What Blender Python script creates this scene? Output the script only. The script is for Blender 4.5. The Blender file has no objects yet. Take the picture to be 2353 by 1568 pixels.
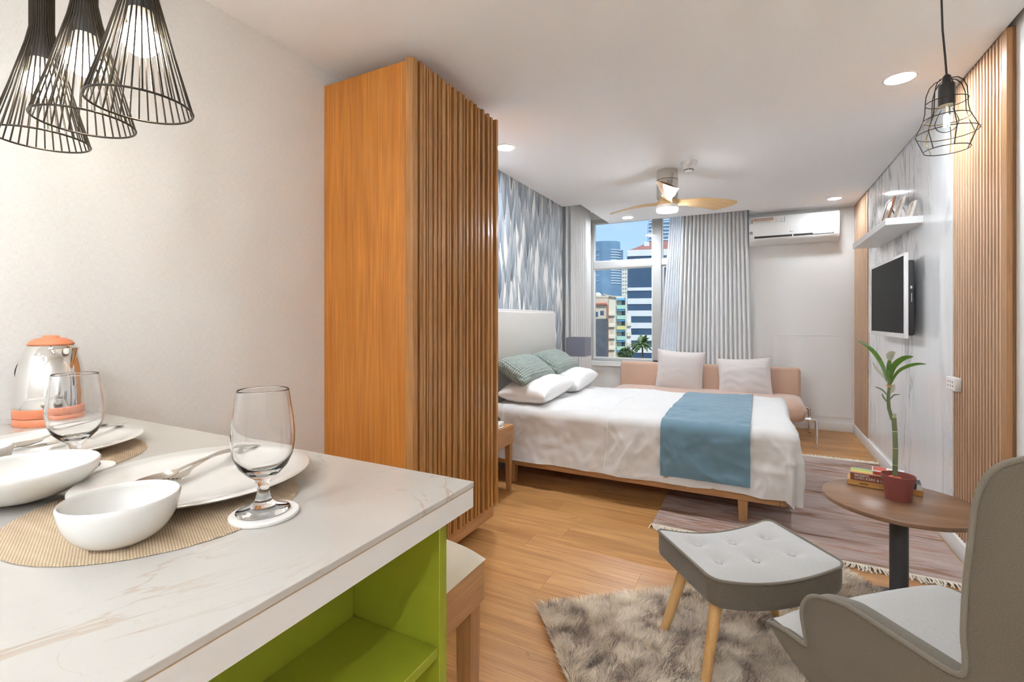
import bpy, bmesh, math, random
import numpy as np
from mathutils import Vector, Matrix, noise
R = math.radians
PI = math.pi
rnd = random.Random(7)
S = bpy.context.scene
C = S.collection

# ------------------------------------------------------------------ camera
cam_d = bpy.data.cameras.new('camera')
cam_d.sensor_width = 36.0
cam_d.lens = 36.0 * 1091.29 / 2353.0
cam_d.shift_y = (734.43 - 784.0) / 2353.0
cam_d.clip_start = 0.02
cam_d.clip_end = 2000
cam = bpy.data.objects.new('camera', cam_d)
C.objects.link(cam)
cam.location = (0, 0, 1.30)
cam.rotation_euler = (R(90), 0, 0.476996)
S.camera = cam

# ------------------------------------------------------------------ world, sun, exposure
W = bpy.data.worlds.new('world')
S.world = W
W.use_nodes = True
nt = W.node_tree
nt.nodes.clear()
wo = nt.nodes.new('ShaderNodeOutputWorld')
bg = nt.nodes.new('ShaderNodeBackground')
tc = nt.nodes.new('ShaderNodeTexCoord')
sx = nt.nodes.new('ShaderNodeSeparateXYZ')
rp = nt.nodes.new('ShaderNodeValToRGB')
rp.color_ramp.elements[0].position = 0.0
rp.color_ramp.elements[0].color = (0.31, 0.43, 0.56, 1)
rp.color_ramp.elements[1].position = 0.7
rp.color_ramp.elements[1].color = (0.11, 0.23, 0.46, 1)
mp = nt.nodes.new('ShaderNodeMapping')
mp.inputs['Scale'].default_value = (3, 3, 9)
cn = nt.nodes.new('ShaderNodeTexNoise')
cn.inputs['Scale'].default_value = 1.6
cn.inputs['Detail'].default_value = 6
cr = nt.nodes.new('ShaderNodeValToRGB')
cr.color_ramp.elements[0].position = 0.42
cr.color_ramp.elements[1].position = 0.66
mx = nt.nodes.new('ShaderNodeMixRGB')
mx.inputs[2].default_value = (0.45, 0.51, 0.58, 1)
L = nt.links.new
L(tc.outputs['Generated'], sx.inputs[0])
L(sx.outputs['Z'], rp.inputs[0])
L(tc.outputs['Generated'], mp.inputs[0])
L(mp.outputs[0], cn.inputs['Vector'])
L(cn.outputs['Fac'], cr.inputs[0])
L(cr.outputs[0], mx.inputs[0])
L(rp.outputs[0], mx.inputs[1])
L(mx.outputs[0], bg.inputs[0])
bg.inputs[1].default_value = 0.68
L(bg.outputs[0], wo.inputs[0])

sun_d = bpy.data.lights.new('sun', 'SUN')
sun_d.energy = 1.15
sun_d.angle = R(0.6)
sun_d.color = (1.0, 0.95, 0.86)
sun = bpy.data.objects.new('sun', sun_d)
C.objects.link(sun)
sun.location = (30, -40, 60)
sun.rotation_euler = Vector((-0.45, 0.62, -0.65)).to_track_quat('-Z', 'Y').to_euler()

S.view_settings.view_transform = 'Standard'
S.view_settings.look = 'None'
S.view_settings.exposure = 1.68
S.view_settings.gamma = 1.0
S.view_settings.use_curve_mapping = False
cy = S.cycles
cy.use_denoising = True
cy.use_adaptive_sampling = True
cy.adaptive_threshold = 0.2
cy.adaptive_min_samples = 10
cy.max_bounces = 9
cy.diffuse_bounces = 5
cy.glossy_bounces = 4
cy.transmission_bounces = 8
cy.transparent_max_bounces = 12
cy.sample_clamp_indirect = 4.0
cy.blur_glossy = 0.6
DOWN_E, PEND_E, FAN_E, FIL_E = 225.0, 34.0, 36.0, 150.0

# ------------------------------------------------------------------ materials
def _nodes(name):
    m = bpy.data.materials.new(name)
    m.use_nodes = True
    n = m.node_tree
    b = n.nodes['Principled BSDF']
    return m, n, b, n.links.new

def _coord(n, L, scale=(1, 1, 1), rot=(0, 0, 0), rand=0.0):
    t = n.nodes.new('ShaderNodeTexCoord')
    mp = n.nodes.new('ShaderNodeMapping')
    mp.inputs['Scale'].default_value = scale
    mp.inputs['Rotation'].default_value = rot
    src = t.outputs['Object']
    if rand:
        oi = n.nodes.new('ShaderNodeObjectInfo')
        mu = n.nodes.new('ShaderNodeMath'); mu.operation = 'MULTIPLY'; mu.inputs[1].default_value = rand
        L(oi.outputs['Random'], mu.inputs[0])
        ad = n.nodes.new('ShaderNodeVectorMath'); ad.operation = 'ADD'
        L(src, ad.inputs[0]); L(mu.outputs[0], ad.inputs[1])
        src = ad.outputs[0]
    L(src, mp.inputs[0])
    return mp.outputs[0]

def _ramp(n, L, fac, stops):
    r = n.nodes.new('ShaderNodeValToRGB')
    e = r.color_ramp.elements
    while len(e) < len(stops):
        e.new(0.5)
    for k, (p, c) in enumerate(stops):
        e[k].position = p
        e[k].color = (c[0], c[1], c[2], 1)
    L(fac, r.inputs[0])
    return r.outputs[0]

def _noise(n, L, vec, scale, detail=3, dist=0.0, rough=0.5):
    t = n.nodes.new('ShaderNodeTexNoise')
    t.inputs['Scale'].default_value = scale
    t.inputs['Detail'].default_value = detail
    t.inputs['Distortion'].default_value = dist
    t.inputs['Roughness'].default_value = rough
    L(vec, t.inputs['Vector'])
    return t.outputs['Fac']

def _mix(n, L, fac, a, b, mode='MIX'):
    m = n.nodes.new('ShaderNodeMixRGB')
    m.blend_type = mode
    for s, v in ((0, fac), (1, a), (2, b)):
        if isinstance(v, (int, float)):
            m.inputs[s].default_value = v
        elif isinstance(v, tuple):
            m.inputs[s].default_value = (v[0], v[1], v[2], 1)
        else:
            L(v, m.inputs[s])
    return m.outputs[0]

def _bump(n, L, b, h, strength, dist=0.01):
    bp = n.nodes.new('ShaderNodeBump')
    bp.inputs['Strength'].default_value = strength
    bp.inputs['Distance'].default_value = dist
    L(h, bp.inputs['Height'])
    L(bp.outputs[0], b.inputs['Normal'])

def plain(name, col, rough=0.5, metal=0.0, spec=0.5, bump=0, bscale=200, var=0.0, vscale=8, coat=0.0, sheen=0.0):
    m, n, b, L = _nodes(name)
    b.inputs['Base Color'].default_value = (*col, 1)
    b.inputs['Roughness'].default_value = rough
    b.inputs['Metallic'].default_value = metal
    b.inputs['Specular IOR Level'].default_value = spec
    b.inputs['Coat Weight'].default_value = coat
    b.inputs['Coat Roughness'].default_value = 0.06
    b.inputs['Sheen Weight'].default_value = sheen
    v = None
    if bump or var:
        v = _coord(n, L)
    if var:
        f = _noise(n, L, v, vscale, 4)
        c2 = tuple(max(0, x * (1 - var)) for x in col)
        c3 = tuple(min(1, x * (1 + var * 0.6)) for x in col)
        L(_ramp(n, L, f, [(0.3, c2), (0.7, c3)]), b.inputs['Base Color'])
    if bump:
        _bump(n, L, b, _noise(n, L, v, bscale, 2), bump)
    return m

def emis(name, col, strength):
    m, n, b, L = _nodes(name)
    b.inputs['Base Color'].default_value = (*col, 1)
    b.inputs['Emission Color'].default_value = (*col, 1)
    b.inputs['Emission Strength'].default_value = strength
    return m

def wood(name, dark, light, axis='X', rough=0.42, scale=1.0, rand=31.0, knots=False, coat=0.0, streak=0.35, spec=0.5):
    m, n, b, L = _nodes(name)
    lo, hi = 0.9 * scale, 11 * scale
    sc = {'X': (lo, hi, hi), 'Y': (hi, lo, hi), 'Z': (hi, hi, lo)}[axis]
    v = _coord(n, L, sc, rand=rand)
    f1 = _noise(n, L, v, 1.0, 5, 1.2, 0.55)
    sc2 = tuple((1.5 if k == lo else 70) * scale for k in sc)
    v2 = _coord(n, L, sc2, rand=rand)
    f2 = _noise(n, L, v2, 2.0, 2)
    mid = tuple((a + c) / 2 for a, c in zip(dark, light))
    c1 = _ramp(n, L, f1, [(0.32, dark), (0.5, mid), (0.68, light)])
    c2 = _ramp(n, L, f2, [(0.3, (1 - streak,) * 3), (0.7, (1.0, 1.0, 1.0))])
    col = _mix(n, L, 1.0, c1, c2, 'MULTIPLY')
    oi = n.nodes.new('ShaderNodeObjectInfo')
    cv = _ramp(n, L, oi.outputs['Random'], [(0.0, (0.9, 0.9, 0.9)), (1.0, (1.08, 1.05, 1.03))])
    col = _mix(n, L, 1.0, col, cv, 'MULTIPLY')
    if knots:
        v3 = _coord(n, L, (1.6, 5.5, 5.5), rand=rand)
        k = _noise(n, L, v3, 2.6, 3, 2.0)
        kk = _ramp(n, L, k, [(0.66, (1, 1, 1)), (0.78, (0.52, 0.40, 0.30))])
        col = _mix(n, L, 0.8, col, kk, 'MULTIPLY')
    L(col, b.inputs['Base Color'])
    b.inputs['Roughness'].default_value = rough
    b.inputs['Specular IOR Level'].default_value = spec
    b.inputs['Coat Weight'].default_value = coat
    b.inputs['Coat Roughness'].default_value = 0.12
    _bump(n, L, b, f2, 0.06)
    return m

def fabric(name, col, col2=None, weave=900, bump=0.25, rough=0.9, fleck=0.25, sheen=0.25):
    m, n, b, L = _nodes(name)
    v = _coord(n, L)
    f = _noise(n, L, v, weave, 2)
    c2 = col2 or tuple(x * (1 - fleck) for x in col)
    L(_ramp(n, L, f, [(0.35, c2), (0.65, col)]), b.inputs['Base Color'])
    b.inputs['Roughness'].default_value = rough
    b.inputs['Sheen Weight'].default_value = sheen
    b.inputs['Specular IOR Level'].default_value = 0.2
    _bump(n, L, b, f, bump, 0.002)
    return m

def glass(name, rough=0.0, col=(1, 1, 1)):
    m, n, b, L = _nodes(name)
    b.inputs['Base Color'].default_value = (*col, 1)
    b.inputs['Transmission Weight'].default_value = 1.0
    b.inputs['Roughness'].default_value = rough
    b.inputs['IOR'].default_value = 1.48
    return m

def pane_glass(name, ior=1.25):
    m = bpy.data.materials.new(name)
    m.use_nodes = True
    n = m.node_tree
    n.nodes.clear()
    L = n.links.new
    o = n.nodes.new('ShaderNodeOutputMaterial')
    t = n.nodes.new('ShaderNodeBsdfTransparent')
    t.inputs[0].default_value = (0.93, 0.96, 0.97, 1)
    g = n.nodes.new('ShaderNodeBsdfGlossy')
    g.inputs['Roughness'].default_value = 0.02
    f = n.nodes.new('ShaderNodeFresnel')
    f.inputs['IOR'].default_value = ior
    x = n.nodes.new('ShaderNodeMixShader')
    L(f.outputs[0], x.inputs[0]); L(t.outputs[0], x.inputs[1]); L(g.outputs[0], x.inputs[2])
    L(x.outputs[0], o.inputs[0])
    return m

def sheer_mat(name, col, see=0.45):
    m = bpy.data.materials.new(name)
    m.use_nodes = True
    n = m.node_tree
    n.nodes.clear()
    L = n.links.new
    o = n.nodes.new('ShaderNodeOutputMaterial')
    t = n.nodes.new('ShaderNodeBsdfTransparent')
    d = n.nodes.new('ShaderNodeBsdfDiffuse'); d.inputs[0].default_value = (*col, 1)
    tl = n.nodes.new('ShaderNodeBsdfTranslucent'); tl.inputs[0].default_value = (*col, 1)
    a = n.nodes.new('ShaderNodeMixShader'); a.inputs[0].default_value = 0.55
    L(d.outputs[0], a.inputs[1]); L(tl.outputs[0], a.inputs[2])
    x = n.nodes.new('ShaderNodeMixShader'); x.inputs[0].default_value = 1 - see
    L(t.outputs[0], x.inputs[1]); L(a.outputs[0], x.inputs[2])
    L(x.outputs[0], o.inputs[0])
    return m

def marble(name, base, vein, rough=0.08, sc=(1.6, 1.6, 0.55), width=0.035, strength=0.8, scale=1.6, cloud=0.06, gate=(0.42, 0.62)):
    m, n, b, L = _nodes(name)
    v = _coord(n, L, sc)
    f = _noise(n, L, v, scale, 6, 1.6, 0.62)
    f2 = _noise(n, L, v, scale * 2.3, 5, 2.2, 0.6)
    v1 = _ramp(n, L, f, [(0.5 - width * 2.2, (0, 0, 0)), (0.5, (1, 1, 1)), (0.5 + width, (0, 0, 0))])
    v2 = _ramp(n, L, f2, [(0.5 - width * 0.6, (0, 0, 0)), (0.5, (0.6, 0.6, 0.6)), (0.5 + width * 0.6, (0, 0, 0))])
    g = _noise(n, L, v, 0.9, 3)
    msk = _ramp(n, L, g, [(gate[0], (0, 0, 0)), (gate[1], (1, 1, 1))])
    vv = _mix(n, L, 1.0, _mix(n, L, 1.0, v1, v2, 'ADD'), msk, 'MULTIPLY')
    vs = _mix(n, L, 1.0, vv, (strength,) * 3, 'MULTIPLY')
    cl = _ramp(n, L, f, [(0.3, tuple(x * (1 - cloud) for x in base)), (0.7, base)])
    L(_mix(n, L, vs, cl, vein), b.inputs['Base Color'])
    b.inputs['Roughness'].default_value = rough
    return m

M = {}
M['ceiling'] = plain('ceiling_paint', (0.92, 0.925, 0.93), 0.9, bump=0.02, bscale=60)
M['wall'] = plain('wall_paint', (0.80, 0.785, 0.76), 0.85, bump=0.03, bscale=90)
def _linen():
    m, n, b, L = _nodes('linen_wallcovering')
    v = _coord(n, L, (700, 700, 60))
    v2 = _coord(n, L, (60, 60, 700))
    f = _mix(n, L, 0.5, _noise(n, L, v, 1, 2), _noise(n, L, v2, 1, 2))
    L(_ramp(n, L, f, [(0.35, (0.70, 0.685, 0.66)), (0.65, (0.81, 0.80, 0.78))]), b.inputs['Base Color'])
    b.inputs['Roughness'].default_value = 0.9
    _bump(n, L, b, f, 0.2, 0.002)
    return m
M['linen_wall'] = _linen()
M['base'] = plain('baseboard_paint', (0.82, 0.81, 0.78), 0.45)
M['plank'] = wood('floor_laminate', (0.50, 0.23, 0.070), (0.72, 0.385, 0.14), 'X', 0.36, 1.0, 41.0, knots=True, streak=0.30)
M['wardrobe'] = wood('wardrobe_veneer', (0.55, 0.195, 0.028), (0.70, 0.275, 0.046), 'Z', 0.38, 1.0, 23.0, streak=0.3)
M['slatwood'] = wood('wardrobe_slat_wood', (0.40, 0.175, 0.045), (0.57, 0.29, 0.095), 'Z', 0.25, 1.3, 53.0, streak=0.3, coat=0.35)
M['panelwood'] = wood('wall_slat_wood', (0.58, 0.36, 0.215), (0.70, 0.47, 0.30), 'Z', 0.35, 1.6, 29.0, streak=0.2, coat=0.1)
M['panelback'] = wood('wall_slat_backing', (0.23, 0.10, 0.035), (0.32, 0.15, 0.06), 'Z', 0.5)
M['oak'] = wood('oak_light', (0.45, 0.22, 0.085), (0.58, 0.32, 0.14), 'X', 0.4, 1.4, 17.0, streak=0.25)
M['oakz'] = wood('oak_upright', (0.45, 0.22, 0.085), (0.58, 0.32, 0.14), 'Z', 0.4, 1.4, 19.0, streak=0.25)
M['oaky'] = wood('oak_crosswise', (0.45, 0.22, 0.085), (0.58, 0.32, 0.14), 'Y', 0.4, 1.4, 17.0, streak=0.25)
M['beech'] = wood('beech_leg', (0.60, 0.34, 0.12), (0.72, 0.45, 0.19), 'Z', 0.35, 2.0, 13.0, streak=0.15)
M['walnut'] = wood('walnut_laminate', (0.20, 0.105, 0.055), (0.32, 0.185, 0.11), 'X', 0.28, 1.2, 11.0, streak=0.2)
M['bamboo'] = wood('bamboo_board', (0.50, 0.24, 0.05), (0.66, 0.36, 0.10), 'X', 0.4, 3.0, 9.0)
M['fanwood'] = wood('fan_blade_wood', (0.70, 0.46, 0.22), (0.80, 0.56, 0.30), 'X', 0.4, 2.0, 9.0, streak=0.1)
M['marble'] = marble('marble_slab', (0.82, 0.825, 0.83), (0.36, 0.36, 0.37), 0.07, (1.7, 1.7, 0.38), 0.028, 0.8, 1.5, 0.08, (0.40, 0.54))
M['quartz'] = marble('worktop_quartz', (0.50, 0.475, 0.435), (0.36, 0.22, 0.10), 0.06, (1.6, 1.2, 1.2), 0.006, 0.8, 1.3, 0.02)
M['quartz_edge'] = plain('worktop_edge', (0.72, 0.71, 0.69), 0.08, var=0.04)
M['brownline'] = plain('worktop_seam', (0.46, 0.32, 0.18), 0.5)
M['green'] = plain('green_lacquer', (0.29, 0.325, 0.022), 0.45)
M['porcelain'] = plain('white_porcelain', (0.70, 0.68, 0.64), 0.12, coat=0.6)
M['steel'] = plain('brushed_steel', (0.62, 0.58, 0.52), 0.22, 1.0)
M['chrome'] = plain('chrome', (0.82, 0.82, 0.82), 0.06, 1.0)
M['kettle'] = plain('kettle_steel', (0.80, 0.79, 0.77), 0.05, 1.0)
M['orange'] = plain('coral_plastic', (0.70, 0.235, 0.115), 0.4)
M['goblet'] = glass('clear_glass')
M['pane'] = pane_glass('window_glass')
M['bulbglass'] = pane_glass('bulb_glass', 1.08)
M['coaster'] = plain('coaster_ceramic', (0.74, 0.71, 0.67), 0.6, bump=0.1, bscale=300)
M['blackwire'] = plain('lamp_wire', (0.045, 0.036, 0.026), 0.28, 0.6)
M['blackmat'] = plain('black_plastic', (0.025, 0.025, 0.027), 0.4)
M['bulb'] = emis('bulb_glow', (1.0, 0.94, 0.83), PEND_E)
M['collar'] = plain('bulb_collar', (0.80, 0.76, 0.68), 0.4)
M['down'] = emis('downlight_glow', (0.88, 0.965, 1.05), DOWN_E)
M['down_dim'] = emis('downlight_glow_dimmed', (0.88, 0.965, 1.05), DOWN_E * 0.28)
M['down_half'] = emis('downlight_glow_half', (0.88, 0.965, 1.05), DOWN_E * 0.55)
M['fanglow'] = emis('fan_lamp_glow', (0.94, 0.98, 1.03), FAN_E)
M['filament'] = emis('filament_glow', (1.0, 0.78, 0.42), FIL_E)
M['whitepl'] = plain('white_plastic', (0.80, 0.79, 0.77), 0.3, coat=0.3)
M['whitelam'] = plain('white_laminate', (0.80, 0.80, 0.79), 0.35)
M['darkslot'] = plain('dark_slot', (0.03, 0.025, 0.02), 0.6)
M['winframe'] = plain('window_frame_grey', (0.46, 0.45, 0.435), 0.45)
M['curtain'] = fabric('curtain_cloth', (0.74, 0.74, 0.73), None, 500, 0.1, fleck=0.08)
M['sheer'] = sheer_mat('sheer_cloth', (0.97, 0.97, 0.97), 0.14)
M['duvet'] = fabric('white_cotton', (0.67, 0.66, 0.645), None, 700, 0.08, fleck=0.03, sheen=0.1)
M['pillowcase'] = fabric('pillow_cotton', (0.82, 0.81, 0.80), None, 700, 0.06, fleck=0.03, sheen=0.1)
M['runner'] = fabric('blue_runner_cloth', (0.15, 0.255, 0.325), None, 900, 0.12, fleck=0.12)
M['headfab'] = fabric('headboard_linen', (0.64, 0.62, 0.58), None, 420, 0.2, fleck=0.14)
M['headtrim'] = plain('headboard_trim', (0.70, 0.68, 0.65), 0.5)
M['suede'] = fabric('tan_suede', (0.59, 0.385, 0.285), None, 160, 0.05, fleck=0.1, sheen=0.5)
M['blush'] = fabric('blush_linen', (0.66, 0.60, 0.575), None, 600, 0.12, fleck=0.07)
M['chairfab'] = fabric('grey_tweed_shaded', (0.185, 0.155, 0.115), (0.095, 0.077, 0.054), 800, 0.10)  # tweed of the outer sides, with their shade put into a darker colour
M['seatfab'] = fabric('pale_grey_tweed', (0.57, 0.56, 0.545), (0.40, 0.39, 0.375), 800, 0.10)
M['piping'] = fabric('piping_cord', (0.22, 0.19, 0.145), None, 900, 0.3)
M['creamfab'] = fabric('cream_seat_cloth', (0.74, 0.66, 0.53), None, 500, 0.2, fleck=0.1)
M['shade'] = fabric('lamp_shade_cloth', (0.19, 0.19, 0.235), None, 600, 0.15)
M['pot'] = plain('terracotta_plastic', (0.22, 0.055, 0.042), 0.5, bump=0.05)
M['soil'] = plain('dark_soil', (0.06, 0.045, 0.03), 0.9)
M['redmoss'] = plain('red_gravel', (0.70, 0.13, 0.05), 0.6, bump=0.6, bscale=120)
M['stem'] = plain('bamboo_stem', (0.15, 0.185, 0.085), 0.45, var=0.15, vscale=20)
M['node'] = plain('bamboo_node', (0.42, 0.40, 0.24), 0.5)
M['leaf'] = plain('fresh_leaf', (0.085, 0.19, 0.022), 0.35, var=0.25, vscale=30)
M['dryleaf'] = plain('pale_dry_leaf', (0.42, 0.44, 0.34), 0.6)
M['drytip'] = plain('cut_sheath', (0.50, 0.30, 0.13), 0.6)
M['screen'] = plain('tv_screen', (0.010, 0.010, 0.011), 0.45, spec=0.06)
M['charcoal'] = plain('charcoal_paint', (0.055, 0.055, 0.06), 0.5)
M['text_white'] = plain('print_white', (0.75, 0.72, 0.68), 0.6)
M['text_dark'] = plain('print_dark', (0.08, 0.08, 0.08), 0.6)
M['text_brown'] = plain('print_brown', (0.42, 0.24, 0.13), 0.6)
M['label_white'] = plain('label_white', (0.76, 0.75, 0.73), 0.5)

# ------------------------------------------------------------------ geometry helpers: each returns (verts, faces)
def box(x0, x1, y0, y1, z0, z1):
    v = [(x, y, z) for z in (z0, z1) for y in (y0, y1) for x in (x0, x1)]
    f = [(0, 2, 3, 1), (4, 5, 7, 6), (0, 1, 5, 4), (2, 6, 7, 3), (0, 4, 6, 2), (1, 3, 7, 5)]
    return v, f

def rbox(x0, x1, y0, y1, z0, z1, r=0.01, seg=3):
    bm = bmesh.new()
    bmesh.ops.create_cube(bm, size=1.0)
    for v in bm.verts:
        v.co = Vector(((x0 + x1) / 2 + v.co.x * (x1 - x0), (y0 + y1) / 2 + v.co.y * (y1 - y0), (z0 + z1) / 2 + v.co.z * (z1 - z0)))
    bmesh.ops.bevel(bm, geom=bm.edges[:], offset=r, segments=seg, profile=0.5, affect='EDGES')
    return from_bm(bm)

def from_bm(bm):
    bm.verts.ensure_lookup_table()
    bm.verts.index_update()
    v = [tuple(x.co) for x in bm.verts]
    f = [tuple(w.index for w in p.verts) for p in bm.faces]
    bm.free()
    return v, f

def lathe(prof, seg=48, cx=0.0, cy=0.0, closed=False):
    v, f = [], []
    n = len(prof)
    for r, z in prof:
        for k in range(seg):
            a = 2 * PI * k / seg
            v.append((cx + max(r, 1e-5) * math.cos(a), cy + max(r, 1e-5) * math.sin(a), z))
    rng = n if closed else n - 1
    for i in range(rng):
        j = (i + 1) % n
        for k in range(seg):
            l = (k + 1) % seg
            f.append((i * seg + k, i * seg + l, j * seg + l, j * seg + k))
    return v, f

def tube(pts, rad, seg=8, closed=False, cap=True):
    P = [Vector(p) for p in pts]
    n = len(P)
    rs = rad if isinstance(rad, (list, tuple)) else [rad] * n
    v, f = [], []
    up = None
    for i in range(n):
        if closed:
            t = P[(i + 1) % n] - P[i - 1]
        else:
            t = P[min(i + 1, n - 1)] - P[max(i - 1, 0)]
        t.normalize()
        if up is None:
            ref = Vector((0, 0, 1)) if abs(t.z) < 0.9 else Vector((1, 0, 0))
            up = (ref - t * ref.dot(t)).normalized()
        else:
            up = (up - t * up.dot(t))
            up = up.normalized() if up.length > 1e-6 else t.orthogonal().normalized()
        s = t.cross(up)
        for k in range(seg):
            a = 2 * PI * k / seg
            v.append(tuple(P[i] + (up * math.cos(a) + s * math.sin(a)) * rs[i]))
    m = n if closed else n - 1
    for i in range(m):
        j = (i + 1) % n
        for k in range(seg):
            l = (k + 1) % seg
            f.append((i * seg + k, i * seg + l, j * seg + l, j * seg + k))
    if cap and not closed:
        f.append(tuple(range(seg))[::-1])
        f.append(tuple((n - 1) * seg + k for k in range(seg)))
    return v, f

def prism(outline, t0, t1, plane='XY', r=0.0, seg=2):
    """outline of 2d points extruded from t0 to t1 along the third axis"""
    def put(a, b, t):
        return {'XY': (a, b, t), 'XZ': (a, t, b), 'YZ': (t, a, b)}[plane]
    n = len(outline)
    v = [put(a, b, t0) for a, b in outline] + [put(a, b, t1) for a, b in outline]
    f = [tuple(range(n)), tuple(range(n, 2 * n))[::-1]]
    f += [(i, n + i, n + (i + 1) % n, (i + 1) % n) for i in range(n)]
    bm = bmesh.new()
    bv = [bm.verts.new(p) for p in v]
    for q in f:
        bm.faces.new([bv[k] for k in q])
    bmesh.ops.recalc_face_normals(bm, faces=bm.faces[:])
    if r:
        big = {fc for fc in bm.faces if len(fc.verts) == n and n > 4} or set(bm.faces[:2])
        es = [e for e in bm.edges if any(fc in big for fc in e.link_faces) and not all(fc in big for fc in e.link_faces)]
        bmesh.ops.bevel(bm, geom=es, offset=r, segments=seg, profile=0.5, affect='EDGES')
    return from_bm(bm)

def grid(fn, nu, nv, wrap=False):
    v = [tuple(fn(i / nu, j / nv)) for j in range(nv + 1) for i in range(nu + 1)]
    f = [(j * (nu + 1) + i, j * (nu + 1) + i + 1, (j + 1) * (nu + 1) + i + 1, (j + 1) * (nu + 1) + i) for j in range(nv) for i in range(nu)]
    return v, f

def two_sided(fn_top, fn_bot, nu, nv):
    """closed skin from a top and a bottom sheet that share their border"""
    a = grid(fn_top, nu, nv)
    b = grid(fn_bot, nu, nv)
    k = len(a[0])
    bm = bmesh.new()
    vs = [bm.verts.new(p) for p in a[0] + b[0]]
    for q in a[1]:
        bm.faces.new([vs[i] for i in q])
    for q in b[1]:
        bm.faces.new([vs[k + i] for i in reversed(q)])
    bmesh.ops.remove_doubles(bm, verts=bm.verts[:], dist=2e-4)
    bmesh.ops.recalc_face_normals(bm, faces=bm.faces[:])
    return from_bm(bm)

def shift(g, d):
    return [(x + d[0], y + d[1], z + d[2]) for x, y, z in g[0]], g[1]

def turn(g, m):
    return [tuple(m @ Vector(p)) for p in g[0]], g[1]

def join(*gs):
    v, f = [], []
    for g in gs:
        o = len(v)
        v += g[0]
        f += [tuple(o + i for i in q) for q in g[1]]
    return v, f

def link(name, me, mat=None, parent=None, loc=None, rot=None):
    o = bpy.data.objects.new(name, me)
    C.objects.link(o)
    if mat is not None and not me.materials:
        me.materials.append(M[mat] if isinstance(mat, str) else mat)
    if parent is not None:
        o.parent = parent
    if loc is not None:
        o.location = loc
    if rot is not None:
        o.rotation_euler = rot
    return o

def mesh(name, g, smooth=None):
    me = bpy.data.meshes.new(name)
    me.from_pydata(g[0], [], g[1])
    bm = bmesh.new()
    bm.from_mesh(me)
    bmesh.ops.recalc_face_normals(bm, faces=bm.faces[:])
    bm.to_mesh(me)
    bm.free()
    if smooth:
        me.shade_smooth()
        if smooth < 179:
            me.set_sharp_from_angle(angle=R(smooth))
    me.update()
    return me

def obj(name, g, mat, parent=None, smooth=None, loc=None, rot=None):
    return link(name, mesh(name, g, smooth), mat, parent, loc, rot)

def tag(o, label, cat, group=None, kind=None):
    o['label'] = label
    o['category'] = cat
    if group:
        o['group'] = group
    if kind:
        o['kind'] = kind
    return o

def thing(name, label, cat, loc=(0, 0, 0), rz=0.0, group=None):
    o = bpy.data.objects.new(name, None)
    C.objects.link(o)
    o.empty_display_size = 0.1
    o.location = loc
    o.rotation_euler = (0, 0, rz)
    return tag(o, label, cat, group)

def struct(name, g, mat, parent=None, smooth=None):
    o = obj(name, g, mat, parent, smooth)
    if parent is None:
        o['kind'] = 'structure'
    return o

def dup(o, parent=None, loc=None, rz=None, label=None):
    c = o.copy()
    C.objects.link(c)
    c.parent = parent
    if loc is not None:
        c.location = loc
    if rz is not None:
        c.rotation_euler = (0, 0, rz)
    if label:
        c['label'] = label
    for ch in list(o.children):
        dup(ch, c)
    return c

def text(name, body, size, parent, loc, rot, mat, align='LEFT', bold=0.0):
    cu = bpy.data.curves.new(name, 'FONT')
    cu.body = body
    cu.size = size
    cu.extrude = 0.0003
    cu.offset = bold
    cu.align_x = align
    cu.align_y = 'CENTER'
    cu.resolution_u = 3
    cu.materials.append(M[mat])
    t = bpy.data.objects.new(name, cu)
    C.objects.link(t)
    dg = bpy.context.evaluated_depsgraph_get()
    me = bpy.data.meshes.new_from_object(t.evaluated_get(dg))
    bpy.data.objects.remove(t)
    bpy.data.curves.remove(cu)
    return link(name, me, mat, parent, loc, rot)

def N(x, y, z=0.0):
    return noise.noise(Vector((x, y, z)))

# ================================================================== THE ROOM
H = 2.60
XL, XR, XW = -2.0, 0.985, 1.016
YF, YB = -1.8, 6.645
TOP = 2.86

# floor: sub-floor with laminate planks laid along x
floor = struct('floor', box(-2.3, 1.2, -1.95, 6.85, -0.06, -0.010), 'panelback')
pw, pl = 0.185, 1.28
cache = {}
row = 0
y = YF
while y < 6.7:
    x = -2.16 - rnd.random() * (pl - 0.2)
    while x < XW:
        a, b = max(x, -2.16), min(x + pl, XW)
        if b - a > 0.03:
            key = round(b - a, 3)
            if key not in cache:
                g = box(0, key - 0.0012, 0, pw - 0.0012, -0.010, 0.0)
                me = mesh('plank', g)
                me.materials.append(M['plank'])
                cache[key] = me
            link('plank', cache[key], None, floor, (a, y, 0))
        x += pl
    y += pw
    row += 1

# walls
struct('wall_left', box(-2.30, XL, -1.95, 5.13, 0, TOP), 'linen_wall')
wp_wall = struct('wall_bed', box(-2.001, XL + 0.004, 2.56, 5.13, 0, 2.64), 'wall')
struct('wall_alcove', box(-2.30, -2.16, 5.13, 6.85, 0, TOP), 'wall')
struct('wall_right', box(XW, 1.20, -1.95, 6.85, 0, TOP), 'wall')
struct('wall_front', box(-2.30, 1.20, -1.95, YF, 0, TOP), 'wall')
struct('wall_back', box(-0.10, XW, YB, 6.85, 0, TOP), 'wall')
struct('wall_sill', box(-2.16, -0.10, 6.66, 6.85, 0, 0.64), 'wall')
struct('trim_sill', box(-2.16, -0.10, 6.62, 6.72, 0.64, 0.70), 'base')
struct('wall_lintel', box(-2.16, -0.10, 6.70, 6.85, 2.75, TOP), 'wall')
struct('wall_marble', box(0.990, XW, 3.56, 5.885, 0.1005, 2.66), 'marble')
struct('trim_roof', box(-2.30, 1.20, -1.95, 6.85, TOP, TOP + 0.12), 'ceiling')
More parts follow.
